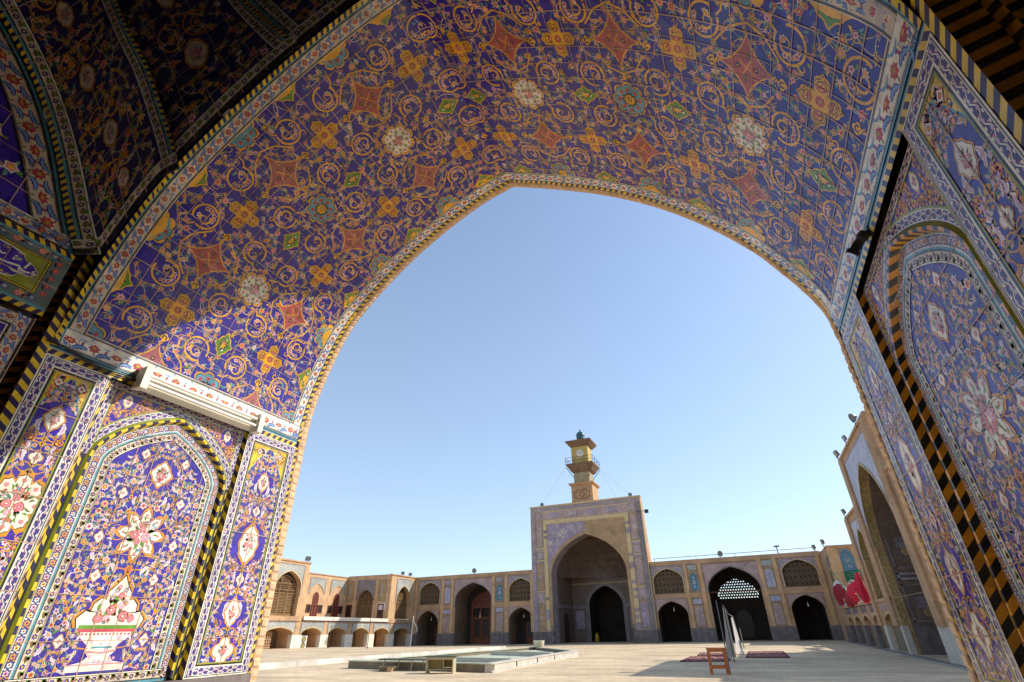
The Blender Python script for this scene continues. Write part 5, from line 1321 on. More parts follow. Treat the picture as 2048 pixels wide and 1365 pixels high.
mb.tube([FAR(u, -1.88, z) for u, z in pts], .03, 'dark_metal', 4); mb.tube([FAR(u, -1.88, z) for u, z in ((-16.95, 15.4), (-16.6, 15.8), (-16.95, 16.2), (-17.3, 15.8), (-16.95, 15.4))], .03, 'dark_metal', 4)
mb.build('brick_ornament', base)
tb('shaft', -17.95, -15.95, 17.1, 18.65, 'tower_grey')
eave('balcony_bracket', -16.95, 2.1, 2.75, 18.6, 18.95, 'cornice_wood', .06)
eave('balcony', -16.95, 2.7, 3.5, 19.0, 19.55, 'cornice_wood', .1)
mb = MB(); c = -3.25; w = 1.78
cor = [(-1, 1), (1, 1), (1, -1), (-1, -1), (-1, 1)]
for z in (20.0, 20.4):
    for (a, b), (a2, b2) in zip(cor, cor[1:]): mb.tube([FAR(-16.95+w*a, c+w*b, z), FAR(-16.95+w*a2, c+w*b2, z)], .03, 'dark_metal', 4)
for (a, b), (a2, b2) in zip(cor, cor[1:]):
    for t in (0, .33, .66): mb.tube([FAR(-16.95+w*(a+(a2-a)*t), c+w*(b+(b2-b)*t), z) for z in (19.6, 20.42)], .03, 'dark_metal', 4)
mb.build('railing', TW)
for s in (-1, 1):
    for b in (-1, 1):
        mb = MB(); mb.tube([FAR(-16.95+s*1.0, c+b*1.0, 18.0), FAR(-16.95+s*1.75, c+b*1.75, 19.3)], .045, 'dark_metal', 5); mb.build('strut', TW)
body = tb('clock_room', -18.02, -15.88, 19.6, 21.95, 'tower_yellow')
mb = MB()
for a, b in ((-18.05, -17.72), (-16.18, -15.85)): fbox(mb, FAR, a, b, -2.3, -2.14, 19.65, 21.9, 'tower_yellow')
mb.build('pilaster', body)
ck = FAR(-16.9, -2.13, 21.0); R0 = .62
mb = MB(); mb.prism([(-16.9+.5*cos(2*PI*k/32), 21.0+.5*sin(2*PI*k/32)) for k in range(32)], -2.18, -2.1, 'white_metal', FAR); fc = mb.build('clock_face', body)
mb = MB()
for k in range(12):
    a = 2*PI*k/12; r = .39; u, z = -16.9+r*sin(a), 21+r*cos(a)
    d = (sin(a), cos(a)); n_ = (cos(a), -sin(a)); L_, w_ = .075, .028
    mb.prism([(u+d[0]*L_+n_[0]*w_, z+d[1]*L_+n_[1]*w_), (u+d[0]*L_-n_[0]*w_, z+d[1]*L_-n_[1]*w_), (u-d[0]*L_-n_[0]*w_*.6, z-d[1]*L_-n_[1]*w_*.6), (u-d[0]*L_+n_[0]*w_*.6, z-d[1]*L_+n_[1]*w_*.6)], -2.1, -2.085, 'dark_metal', FAR)
mb.build('numeral_ring', fc)
for a, l, w_ in ((R(-33), .26, .03), (R(58), .38, .024)):
    mb = MB(); d = (sin(a), cos(a)); n_ = (d[1], -d[0])
    mb.prism([(-16.9+d[0]*t*l+n_[0]*s*w_, 21+d[1]*t*l+n_[1]*s*w_) for t, s in ((-.15, 1), (1, .4), (1, -.4), (-.15, -1))], -2.082, -2.07, 'dark_metal', FAR); mb.build('clock_hand', fc)
mb = MB(); fbox(mb, FAR, -16.5, -16.38, -2.2, -2.12, 19.7, 20.85, 'tower_yellow'); mb.build('side_pilaster', body)
eave('roof_eave', -16.95, 2.3, 3.35, 21.95, 22.6, 'cornice_wood', .1)
mb = MB()
for k in range(8):
    a = PI*k/4+.2; mb.tube([FAR(-16.95+.5*cos(a), c+.5*sin(a), z) for z in (22.5, 23.25)], .09, 'tower_grey', 6)
mb.build('lantern', TW)
mb = MB(); mb.lathe(FAR(-16.95, c, 0), [(0, K*23.2), (.62, K*23.2), (.66, K*23.3), (.6, K*23.4), (.66, K*23.6), (.68, K*23.8), (.6, K*24.0), (.36, K*24.2), (.1, K*24.32), (.06, K*24.4), (.16, K*24.46), (.05, K*24.54), (.1, K*24.6), (0, K*24.66)], 'dome_green', 18)
mb.build('dome', TW, True)
for k, (a, b) in enumerate((((-18.7, -1.5, 19.3), (-21.9, -.6, 14.6)), ((-15.1, -1.5, 19.3), (-10.6, -.6, 14.5)), ((-15.2, -4.9, 19.4), (-12.6, -3, 14.3)))):
    mb = MB(); mb.tube([FAR(*a), FAR(*b)], .012, 'grey_metal', 4)
    tag(mb.build('guy_wire', None, False, FAR(*b)), ('thin wire from the left side of the clock tower down to the gateway roof', 'thin wire from the clock tower down to the right corner of the gateway roof', 'thin steep wire from the back of the clock tower to the roof behind the gateway')[k], 'wire', 'wires staying the clock tower')
# ------------------------------------------------------------------ left range of the court
def lowarch(fr, W, u0, u1, zt=1.66, zs=1.2, deep=-1.6, back='shade_plaster', spn='mosaic_mint', ztop=2.1, zdado=1.06, side='plaster_brick'):
    uc, hw = (u0+u1)/2, (u1-u0)/2
    return archpoly(uc, hw, -.4, zs, zt-zs), (uc, hw, zs, zt-zs)
W = thing('court_range', 'sunlit brick range on the left with shuttered windows, terrace and low vaulted arcade', 'building', place(LEFT, 46, 0, 0))
LA = [(30.6, 34.8), (36.25, 39.4), (40.5, 43.05), (44.05, 46.6), (47.7, 50.2), (51.25, 53.9), (54.9, 58.0)]
lows = [lowarch(LEFT, W, a, b) for a, b in LA]
win1 = archpoly(37.85, 1.52, 2.42, 4.95, 1.25); win0 = archpoly(32.7, 1.5, 2.42, 4.95, 1.25); win2 = archpoly(56.2, 1.45, 2.45, 4.5, 1.6)
mb = MB()
mb.holes(LEFT, rectp(30, 58.7, -.4, 2.55), [l[0] for l in lows], 'buff_brick', 0)
mb.holes(LEFT, rectp(30, 40.15, 2.55, 7.1), [win1[0:0]+[(p[0], max(p[1], 2.56)) for p in win1], [(p[0], max(p[1], 2.56)) for p in win0]], 'plaster_brick', 0)
mb.holes(LEFT, rectp(53.5, 58.7, 2.55, 7.2), [[(p[0], max(p[1], 2.56)) for p in win2]], 'plaster_brick', 0)
mb.reveal(LEFT, [(30, 7.1), (40.15, 7.1), (40.15, 2.55)], 0, -6.6, 'plaster_brick', False)
mb.reveal(LEFT, [(53.5, 7.2), (58.7, 7.2)], 0, -6.6, 'plaster_brick', False)
mb.build('wall', W)
mb = MB(); mb.holes(LEFT, rectp(40.15, 53.5, 2.3, 7.08), [], 'plaster_brick', -6.5); mb.reveal(LEFT, [(40.15, 7.08), (53.5, 7.08)], -6.5, -10, 'plaster_brick', False); mb.poly(LEFT, rectp(30, 58, -.4, 7.0), -10, 'plaster_brick')
mb.build('terrace_wall', W)
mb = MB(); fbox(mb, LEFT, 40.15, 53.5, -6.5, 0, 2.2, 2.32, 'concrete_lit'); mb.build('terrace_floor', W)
for a, b in ((40.36, 44.3), (44.36, 47.9), (47.96, 50.9), (50.96, 53.45)):
    mb = MB(); fbox(mb, LEFT, a, b, -.08, .16, 2.26, 2.58, 'white_stone'); mb.build('parapet_slab', W)
mb = MB()
for a, b, zt in ((30, 40.2, 7.1), (53.45, 58.7, 7.2)): fbox(mb, LEFT, a, b, -.3, .09, zt-.08, zt+.05, 'orange_brick')
fbox(mb, LEFT, 40.2, 53.5, -6.8, -6.42, 7.02, 7.12, 'orange_brick'); mb.build('cornice', W)
for (pts, (uc, hw, zs, ri)), (a, b), i in zip(lows, LA, range(9)):
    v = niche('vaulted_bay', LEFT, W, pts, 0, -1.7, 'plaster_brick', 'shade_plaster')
    spandrel(LEFT, W, uc, hw, zs, ri, a-.15, b+.15, 2.06, 'mosaic_mint', 0, 'cream_tile', None, .07)
    if i in (1, 3):     # pierced brick screen filling half of the bay
        mb = MB(); wv = hw*(.95 if i == 1 else .45); u0 = a+.02
        k = int(wv/.2); 
        for r in range(7):
            z = -.1+.21*r
            fbox(mb, LEFT, u0, u0+wv, -.75, -.68, z, z+.07, 'orange_brick')
            for j in range(k+1):
                u = u0+wv*(j+(.5 if r % 2 else 0))/k
                if u < u0+wv: fbox(mb, LEFT, u-.04, u+.05, -.75, -.68, z+.07, z+.21, 'orange_brick')
        mb.build('pierced_screen', v)
    else:
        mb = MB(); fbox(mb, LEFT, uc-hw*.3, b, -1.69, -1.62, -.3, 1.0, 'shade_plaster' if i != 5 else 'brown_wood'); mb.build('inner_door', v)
for a, b in ((34.9, 36.2), (39.4, 40.5), (43.05, 44.05), (46.6, 47.7), (50.2, 51.25), (53.9, 54.9), (58.0, 58.7)):
    mb = MB(); fbox(mb, LEFT, a-.03, b+.03, -.4, .05, -.4, 1.07, 'white_stone'); mb.build('dado', W)
for uc, hw, z0, zs, ri, zt in ((37.85, 1.52, 2.42, 4.95, 1.25, 6.75), (32.7, 1.5, 2.42, 4.95, 1.25, 6.75), (56.2, 1.45, 2.45, 4.5, 1.6, 6.8)):
    niche('window_recess', LEFT, W, archpoly(uc, hw, z0+.14, zs, ri), 0, -.55, 'plaster_brick', 'dark_window')
    shutter_window(LEFT, W, uc, hw*.97, z0+.14, zs, ri*.98, -.5)
    spandrel(LEFT, W, uc, hw, zs, ri, uc-hw-.1, uc+hw+.1, zt, 'mosaic_mint', 0, 'cream_tile', 4.2)
BW = lambda u, n, z: LEFT(u, n-6.5, z)
for uc, lab in ((48.5, 'a'), (51.9, 'b')):
    spandrel(BW, W, uc, 1.12, 5.0, 1.05, uc-1.22, uc+1.22, 6.6, 'mosaic_mint', 0, 'plaster_brick', None, .05)
    mb = MB(); mb.prism(archpoly(uc, .46, 4.0, 4.75, .5), -.02, .04, 'red_wood', BW); o = mb.build('window', W)
    mb = MB(); fbox(mb, BW, uc-.03, uc+.03, .04, .08, 4.0, 5.2, 'brown_wood'); fbox(mb, BW, uc-.45, uc+.45, .04, .08, 4.5, 4.56, 'brown_wood'); mb.build('window_frame', o)
    door(BW, W, uc-.48, uc+.48, 2.35, 3.95, .04, 'red_wood', 2, False)
    for s in (-1, 1): 
        mb = MB(); fbox(mb, BW, uc+s*.92-.33, uc+s*.92+.33, -.02, .05, 3.15, 3.96, 'red_wood'); o = mb.build('shutter', W)
        mb = MB(); fbox(mb, BW, uc+s*.92-.25, uc+s*.92+.25, .05, .06, 3.23, 3.88, 'dark_window'); mb.build('pane', o)
# wall across the far end of the terrace
mb = MB(); mb.holes(LEND, rectp(-6.5, 0, 2.3, 7.15), [archpoly(-3.6, 1.22, 2.36, 4.55, 1.1)], 'plaster_brick', 0); mb.build('end_wall', W)
niche('window_recess', LEND, W, archpoly(-3.6, 1.22, 2.36, 4.55, 1.1), 0, -.4, 'plaster_brick', 'dark_window')
shutter_window(LEND, W, -3.6, 1.2, 2.36, 4.55, 1.08, -.35)
spandrel(LEND, W, -3.6, 1.22, 4.55, 1.1, -4.9, -2.3, 6.65, 'mosaic_grey', 0, 'mosaic_grey', None, .07)
for a, b in ((-6.4, -5.4), (-1.75, -.7)):
    tile_panel(LEND, W, a, b, 4.45, 6.6, 'mosaic_gold', True, 0, 'mosaic_gold', 'mosaic_pale')
for a, b in ((-6.2, -5.35), (-1.55, -.75)): door(LEND, W, a, b, 2.35, 4.1, .02, 'red_wood', 1, True)
mb = MB(); fbox(mb, LEND, -1.6, -.5, 0, .04, 3.5, 4.2, 'flag_white'); mb.build('notice_board', W)
for a, b in ((53.5, 58.69), (30, 40.15)): mb = MB(); fbox(mb, LEFT, a, b, 0, .07, 2.18, 2.42, 'orange_brick'); mb.build('string_course', W)
# ------------------------------------------------------------------ right range of the court
W = thing('court_range', 'shaded brick range on the right with a tall tiled portal and a balcony', 'building', place(RIGHT, 48, 0, 0))
RA = [(43.9, 48.6), (49.6, 53.1), (54.6, 57.8), (59.2, 62.6), (63.8, 67.0)]
lows = [(archpoly((a+b)/2, (b-a)/2, -.4, 1.85, .5), ((a+b)/2, (b-a)/2, 1.85, .5)) for a, b in RA]
por = archpoly(39.55, 4.0, -.4, 6.2, 4.7, 14)
swin = archpoly(47.0, 1.75, 3.2, 5.9, 2.0)
mb = MB()
mb.holes(RIGHT, rectp(43.75, 76.5, -.4, 3.1), [l[0] for l in lows if True], 'buff_brick', 0)
mb.holes(RIGHT, rectp(45.1, 50.6, 3.1, 9.25), [swin], 'buff_brick', 0)
mb.holes(RIGHT, rectp(34, 45.1, 3.1, 12.7)[0:1]+[(45.1, 3.1), (45.1, 12.7), (34, 12.7)], [[(p[0], max(3.11, p[1])) for p in por]], 'buff_brick', 0)
mb.holes(RIGHT, [(34, -.4), (43.74, -.4), (43.74, 3.09), (34, 3.09)], [[(p[0], min(p[1], 3.08)) for p in [(35.55, -.39), (43.55, -.39), (43.55, 3.2), (35.55, 3.2)]]], 'buff_brick', 0)
mb.holes(RIGHT, rectp(30, 34, -.4, 9.25), [], 'buff_brick', 0)
mb.reveal(RIGHT, [(34, 9.25), (34, 12.7), (45.1, 12.7), (45.1, 9.25)], 0, -7, 'plaster_brick', False)
mb.reveal(RIGHT, [(45.1, 9.25), (50.6, 9.25), (50.6, 3.0)], 0, -7, 'plaster_brick', False)
mb.reveal(RIGHT, [(30, -.4), (30, 9.25), (34, 9.25)], 0, -7, 'plaster_brick', False)
mb.poly(RIGHT, rectp(30, 50.6, -.4, 9.2), -7, 'plaster_brick'); mb.poly(RIGHT, rectp(34, 45.1, 9.2, 12.6), -7, 'plaster_brick')
mb.build('wall', W)
mb = MB()
for a, b, z in ((34, 45.1, 12.7), (45.1, 50.65, 9.25), (30, 34, 9.25)): fbox(mb, RIGHT, a-.02, b+.02, -.4, .1, z-.12, z+.06, 'orange_brick')
mb.build('cornice', W)
for a, b, z in ((33.95, 35.2, 12.6), (44.0, 45.15, 12.6), (49.55, 50.65, 9.15), (45.2, 45.5, 9.1)):
    mb = MB(); fbox(mb, RIGHT, a, b, 0, .16, 1.5, z, 'buff_brick'); mb.build('pilaster', W)
# the tall portal
v = niche('portal', RIGHT, W, por, 0, -.5, 'mosaic_gold', 'dark_window')
por2 = archpoly(39.55, 3.95, -.4, 6.2, 4.62, 14)
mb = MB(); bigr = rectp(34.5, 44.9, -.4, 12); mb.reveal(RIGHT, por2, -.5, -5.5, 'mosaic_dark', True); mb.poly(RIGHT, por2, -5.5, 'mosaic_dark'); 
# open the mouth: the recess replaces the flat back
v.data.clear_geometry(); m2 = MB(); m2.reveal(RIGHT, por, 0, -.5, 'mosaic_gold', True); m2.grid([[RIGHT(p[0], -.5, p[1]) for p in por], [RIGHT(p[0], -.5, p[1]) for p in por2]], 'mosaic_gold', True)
v.data.from_pydata([(p-ORG[v.name])[:] for p in m2.v], [], m2.f)
mb.build('portal_recess', W)
mb = MB()
for a, b, z0, z1, m_ in ((-4.9, -2.9, 4.8, 8.0, 'mosaic_grey'), (-2.6, -.7, 4.8, 8.0, 'mosaic_grey'), (-4.9, -.7, 4.15, 4.55, 'mosaic_pale'), (-4.9, -2.9, 1.7, 3.9, 'mosaic_grey'), (-2.6, -.7, 1.7, 3.9, 'mosaic_grey')):
    F = lambda u, n, z: RIGHT(43.49-n, u, z)
    for q in ((a, a+.1, z0, z1), (b-.1, b, z0, z1), (a, b, z0, z0+.1), (a, b, z1-.1, z1)): fbox(mb, F, q[0], q[1], 0, .03, q[2], q[3], m_)
    uc, zc, r = (a+b)/2, (z0+z1)/2, min(b-a, z1-z0)*.3
    mb.prism([(uc+r*(1 if j % 2 else .7)*cos(PI*j/6), zc+r*(1 if j % 2 else .7)*sin(PI*j/6)) for j in range(12)], 0, .04, m_, F)
    mb.prism([(uc+r*.5*cos(PI*j/4), zc-r*1.0+r*.4*sin(PI*j/4)) for j in range(8)], 0, .045, 'mosaic_gold', F)
mb.build('tile_ornament', W)
mb = MB(); fbox(mb, RIGHT, 43.35, 43.56, -5.4, -.5, -.3, 1.5, 'grey_stone'); mb.build('dado', W)
spandrel(RIGHT, W, 39.55, 4.0, 6.2, 4.7, 35.4, 43.8, 12.05, 'mosaic_pale', 0, 'mosaic_gold', None, .22)
tile_panel(RIGHT, W, 30.8, 33.2, 4.0, 8.4, 'mosaic_pale', True, 0, 'mosaic_pale')
for a, b in ((34, 35.55), (43.55, 44.0), (48.6, 49.6), (53.1, 54.6), (57.8, 59.2), (62.6, 63.8), (67, 70.9), (30, 33.9)):
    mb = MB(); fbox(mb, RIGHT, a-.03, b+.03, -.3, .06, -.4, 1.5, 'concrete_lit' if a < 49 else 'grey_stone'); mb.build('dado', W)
for (pts, (uc, hw, zs, ri)), i in zip(lows, range(9)):
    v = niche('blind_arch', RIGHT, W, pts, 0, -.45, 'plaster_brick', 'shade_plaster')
    mb = MB(); fbox(mb, RIGHT, uc-hw+.02, uc+hw-.02, -.44, -.38, -.3, 1.4, 'concrete'); mb.build('dado', v)
    mb = MB(); o1 = archpts(uc, hw, zs, ri, 7); o2 = archpts(uc, hw-.12, zs-.05, ri-.05, 7); mb.prism(o1+o2[::-1], -.05, .05, 'cream_tile', RIGHT); mb.build('arch_rim', v)
    mb = MB(); fbox(mb, RIGHT, uc-hw, uc+hw, 0, .03, 2.45, 2.95, 'mosaic_rose' if i == 0 else 'mosaic_grey'); mb.build('tile_panel', W)
mb = MB(); fbox(mb, RIGHT, 44.0, 71, 0, .08, 3.0, 3.2, 'orange_brick'); mb.build('string_course', W)
niche('window_recess', RIGHT, W, swin, 0, -.6, 'mosaic_gold', 'dark_window')
shutter_window(RIGHT, W, 47.0, 1.7, 3.2, 5.9, 1.95, -.55)
spandrel(RIGHT, W, 47.0, 1.75, 5.9, 2.0, 45.2, 49.3, 8.55, 'mosaic_pale', 0, 'cream_tile')
# balcony terrace, its end wall and the corner bay
mb = MB(); fbox(mb, RIGHT, 50.6, 67.6, -7, 0, 2.95, 3.08, 'concrete'); mb.build('terrace_floor', W)
mb = MB(); mb.poly(REND, rectp(-.0, 7, -.3, 9.1), 0, 'plaster_brick'); mb.reveal(REND, [(0, 9.1), (7, 9.1)], 0, -7, 'plaster_brick', False); mb.build('end_wall', W)
mb = MB(); fbox(mb, REND, -.05, 7, -.3, .1, 9.0, 9.14, 'orange_brick'); mb.build('cornice', W)
cw = archpoly(69.4, .95, 3.4, 5.6, 1.3)
mb = MB(); mb.holes(RIGHT, rectp(67.65, 76.5, 3.1, 9.1), [cw], 'buff_brick', 0); mb.build('corner_bay', W)
niche('window_recess', RIGHT, W, cw, 0, -.5, 'mosaic_gold', 'dark_window'); spandrel(RIGHT, W, 69.4, .95, 5.6, 1.3, 68.4, 70.4, 8.1, 'mosaic_grey', 0)
tile_panel(REND, W, 1.1, 2.25, 6.35, 8.78, 'mosaic_teal', True, 0, 'mosaic_teal', 'mosaic_teal')
mb = MB(); mb.prism(archpoly(1.7, .62, 6.3, 7.75, .6), .02, .05, 'mosaic_teal', REND); o = mb.build('blue_panel', W)
mb = MB(); rn = random.Random(5)
for k in range(14): u, z = rn.uniform(1.4, 2.0), rn.uniform(6.7, 7.8); mb.tube([REND(u+rn.uniform(-.12, .12), .06, z+rn.uniform(-.12, .12)) for _ in range(4)], .02, 'mosaic_pale', 4)
mb.build('script', o)
mb = MB()
u = 50.8
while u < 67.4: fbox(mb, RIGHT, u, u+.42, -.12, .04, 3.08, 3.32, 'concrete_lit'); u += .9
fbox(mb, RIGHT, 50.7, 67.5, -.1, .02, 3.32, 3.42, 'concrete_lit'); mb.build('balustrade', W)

# ------------------------------------------------------------------ cloth on the balcony
def cloth(name, label, top, drop, mat, group, n0=.12, white=0, seed=1, swell=.35):
    """cloth thrown over the balustrade: a wavy top line, deep folds, an uneven hem"""
    rn = random.Random(seed); rows = []; k = 30; ph = rn.uniform(0, 6)
    for i in range(17):
        s = i/16; row = []
        for j in range(k+1):
            t = j/k; tp = catmull([(q,) for q in [p[1] for p in top]], k)[int(t*(len(top)-1)*k)][0]
            u = top[0][0]+(top[-1][0]-top[0][0])*t; d = drop[0]+(drop[1]-drop[0])*t+.16*sin(t*7+ph)+.06*sin(t*19)
            fold = sin(t*17+ph+s*1.2)*.5+sin(t*31+ph*2)*.25
            row.append(RIGHT(u+.12*sin(s*3+t*4)*s, n0+swell*sin(PI*min(1, s*.9+.1))*(.55+.45*sin(t*5+ph))+fold*(.14+.26*s), tp-d*s))
        rows.append(row)
    mb = MB(); mb.grid(rows, mat)
    for q in range(white*k): mb.mi[q] = mb.m('flag_white')
    o = mb.build(name, None, True, RIGHT((top[0][0]+top[-1][0])/2, n0, top[0][1]-drop[0]*.5)); return tag(o, label, 'flag', group)
g = 'red cloths hung over the balcony'
cloth('flag', 'red cloth toned as in shade with a white top edge at the left end of the balcony', [(67.2, 5.5), (65, 5.55), (63, 5.2), (61.4, 4.6)], (2.1, 1.1), 'shaded_red_cloth', g, .1, 3, 1)
cloth('flag', 'small red cloth hanging below the balcony rail between the two larger cloths', [(61.0, 3.95), (59.5, 4.1), (57.8, 3.95)], (.9, 1.0), 'shaded_red_cloth', g, .2, 0, 2)
cloth('flag', 'bright red cloth bulging over the middle of the balcony in front of the green banner', [(56.8, 4.75), (55.5, 4.85), (54, 4.65), (51.9, 4.35)], (1.3, .6), 'red_cloth', g, .2, 1, 3, .4)
cloth('flag', 'tall narrow red cloth at the right end of the balcony', [(51.7, 5.1), (51.2, 5.2), (50.6, 5.05)], (1.9, 1.8), 'red_cloth', g, .3, 0, 4, .3)
mb = MB(); mb.tube([RIGHT(67.3, .12, 5.5), RIGHT(61.4, .12, 4.65), RIGHT(56.8, .2, 5.02), RIGHT(51.9, .2, 4.65), RIGHT(50.5, .3, 5.3)], .02, 'white_metal', 5)
for u, z in ((67.3, 5.5), (61.4, 4.65), (56.8, 5.02), (50.5, 5.3)): mb.tube([RIGHT(u, .08, 3.1), RIGHT(u, .14, z)], .03, 'white_metal', 5)
tag(mb.build('cloth_line', None, False, RIGHT(59, .1, 3.1)), 'thin line on uprights along the balcony edge that the red cloths hang from', 'line')
B = thing('green_banner', 'green banner with white lettering stretched across the balcony below the blue arched panel', 'banner', tuple(REND(1.7, .35, 6.3)))
mb = MB(); rows = [[REND(.95+1.75*j/16, .35+.04*sin(j*.9), z+.1*j/16) for j in range(17)] for z in (5.5, 5.95, 6.5)]; mb.grid(rows, 'green_cloth'); mb.build('cloth', B, True)
mb = MB(); rn = random.Random(9)
for z, u0, u1 in ((6.3, 1.5, 2.0), (6.1, 1.2, 2.45), (5.9, 1.3, 2.3)):
    u = u0
    while u < u1:
        l = rn.uniform(.06, .16); zz = z+.1*(u-.95)/1.75; mb.tube([REND(u, .41, zz), REND(u+l*.5, .41, zz-.03), REND(u+l, .41, zz+rn.uniform(-.01, .05))], .014, 'flag_white', 4); u += l+.04
mb.build('lettering', B)
P_ = thing('flag_pole', 'thin pale green flag pole leaning over the balcony', 'pole', tuple(RIGHT(59.2, .3, 3.9)))
mb = MB(); mb.tube([RIGHT(59.2, .1, 3.3), RIGHT(61.2, .9, 6.3)], .035, 'green_cloth', 6); mb.build('shaft', P_)
mb = MB(); mb.lathe(RIGHT(61.2, .9, 6.3), [(0, -.02), (.07, .03), (.05, .1), (0, .16)], 'jug_yellow', 8); mb.build('finial', P_)
# ------------------------------------------------------------------ floodlights on the roofs
def flood(loc, aim, label, round_=False, s=1.0):
    s *= .72
    loc = Vector(loc); a = Vector(aim).normalized(); t = thing('floodlight', label, 'floodlight', loc, 'floodlights along the roof edges')
    top = loc+Vector((0, 0, .55*s)); q = a.to_track_quat('-Y', 'Z').to_matrix()
    fr = lambda u, n, z: top+q @ Vector((u, -n, z))
    mb = MB()
    if round_: mb.grid([[fr(r*cos(2*PI*k/14)*s, n*s, r*sin(2*PI*k/14)*s) for k in range(14)] for r, n in ((.02, -.3), (.14, -.28), (.24, -.12), (.36, .04), (.38, .1))], 'dark_metal', True)
    else:
        mb.grid([[fr(x*w*s, n*s, z*h*s) for x, z in ((-1, -1), (1, -1), (1, 1), (-1, 1))] for w, h, n in ((.16, .12, -.2), (.3, .24, -.1), (.36, .28, .08))], 'dark_metal', True); mb.face([fr(x*.16*s, -.2*s, z*.12*s) for x, z in ((-1, -1), (1, -1), (1, 1), (-1, 1))], 'dark_metal')
    mb.build('housing', t)
    mb = MB()
    if round_: mb.face([fr(.35*cos(2*PI*k/14)*s, .06*s, .35*sin(2*PI*k/14)*s) for k in range(14)], 'lamp_glass')
    else: mb.face([fr(x*.33*s, .06*s, z*.26*s) for x, z in ((-1, -1), (1, -1), (1, 1), (-1, 1))], 'lamp_glass')
    mb.build('glass', t)
    mb = MB()
    for x in (-.4, .4): mb.tube([fr(x*s, 0, 0), top+Vector((0, 0, -.35*s))+q @ Vector((x*s*.7, 0, 0))], .025*s, 'dark_metal', 4)
    mb.tube([top+Vector((0, 0, -.35*s))+q @ Vector((-.3*s, 0, 0)), top+Vector((0, 0, -.35*s))+q @ Vector((.3*s, 0, 0))], .025*s, 'dark_metal', 4)
    mb.tube([loc-Vector((0, 0, .3*s)), top+Vector((0, 0, -.35*s))], .04*s, 'dark_metal', 5); mb.build('bracket', t)
Lf = lambda u, z: LEFT(u, -.05, z)
flood(Lf(39.7, 7.1), (.6, -.5, -.1), 'floodlight at the roof corner above the tall sunlit shuttered window', False, 1.1)
flood(LEFT(40.3, -.6, 6.35), (.8, .5, -.2), 'floodlight tucked below the roof corner beside the left terrace', False, .8)
flood(LEFT(55.9, -.2, 7.2), (.2, -1, .3), 'left of the two floodlights on the corner bay roof at the far left', False, .95)
flood(LEFT(57.5, -.2, 7.2), (1, -.5, -.3), 'right of the two floodlights on the corner bay roof at the far left', False, 1.0)
flood(FAR(-30.8, -.2, 7.45), (.3, -1, -.1), 'round floodlight on the roof above the carved wooden door arch', True, 1.15)
flood(FAR(-21.7, -.3, 14.4), (.2, -1, 0), 'round floodlight on the left end of the gateway roof', True, .95)
flood(FAR(-10.8, -.3, 14.4), (.2, -1, 0), 'round floodlight on the right end of the gateway roof', True, .95)
flood(FAR(-2.4, -.2, 7.4), (.5, -1, -.1), 'round floodlight on the roof above the pierced lattice arch', True, 1.2)
flood(FAR(6.2, -.1, 7.4), (-1, -.3, -.3), 'left of the two floodlights at the far right roof corner', False, 1.2)
flood(RIGHT(68.2, .1, 9.1), (-1, -.2, -.2), 'right of the two floodlights at the far right roof corner', False, 1.2)
flood(RIGHT(50.0, .1, 9.3), (-1, -.1, -.3), 'floodlight on the small shaded bay beside the red balcony', False, .95)
flood(RIGHT(45.0, .1, 12.75), (-1, -.1, -.4), 'lowest floodlight on the edge of the tall right portal roof', False, 1.1)
flood(RIGHT(40.6, .1, 12.75), (-1, -.1, -.3), 'middle floodlight on the edge of the tall right portal roof', False, .85)
flood(RIGHT(36.3, .1, 12.75), (-1, -.3, -.4), 'round floodlight at the top of the tall right portal, nearest the tiled arch', True, 1.0)
mb = MB(); mb.tube([FAR(3.0, -.4, 7.3), FAR(3.0, -.4, 8.1)], .06, 'grey_metal', 6); mb.box((2.75, -.5, 8.05), (3.25, -.3, 8.2), 'grey_metal', FAR)
tag(mb.build('vent_pipe', None, False, FAR(3.0, -.4, 7.3)), 'short capped vent pipe on the roof near the far right corner', 'pipe')
mb = MB(); mb.tube([FAR(-10.4, 1.0, 12.6), FAR(-9.2, .4, 12.62)], .03, 'dark_metal', 5); mb.box((-9.3, .2, 12.4), (-8.9, .5, 12.75), 'dark_metal', FAR)
tag(mb.build('wall_speaker', None, False, FAR(-9.3, .3, 12.6)), 'small dark speaker on an arm at the right flank of the gateway', 'speaker')
# ================================================================== things standing in the court
# raised platform on the left with its white kerb
mb = MB(); KX = -23.0; n = 30
def gp(x, y): return gz(x, y)+.23
mb.grid([[Vector((x, y, gp(x, y))) for x in (-47, -42, -37, -32, -27, KX-.35)] for y in [5+46*k/20 for k in range(21)]], 'court_paving')
mb.grid([[Vector((x, 51, z)) for x, z in ((-47, gp(-47, 51)), (KX-.35, gp(KX, 51)))], [Vector((x, 51, -1.2)) for x in (-47, KX-.35)]], 'concrete_lit')
tag(mb.build('platform_floor'), 'raised paved platform along the left side of the court', 'ground', None, 'structure')
y = 5.0; rn = random.Random(6); mb = MB()
while y < 51:
    l = rn.uniform(.95, 1.5); y1 = min(51, y+l-.012)
    z0, z1 = gz(KX, y), gz(KX, y1); m_ = rn.choice(('white_stone', 'white_stone', 'concrete_lit'))
    j = rn.uniform(-.012, .012)
    P = [Vector((x, yy, z)) for yy, zz in ((y, z0), (y1, z1)) for x, z in ((KX-.36, zz-.2), (KX+j, zz-.2), (KX+j-.01, zz+.245), (KX-.36, zz+.245))]
    i = len(mb.v); mb.v.extend(P); k = mb.m(m_)
    for q in ((0, 1, 2, 3), (7, 6, 5, 4), (1, 5, 6, 2), (2, 6, 7, 3), (0, 3, 7, 4)): mb.f.append(tuple(i+a for a in q)); mb.mi.append(k)
    y += l
tag(mb.build('kerb'), 'low kerb of white stone blocks edging the raised platform', 'kerb', None, 'structure')
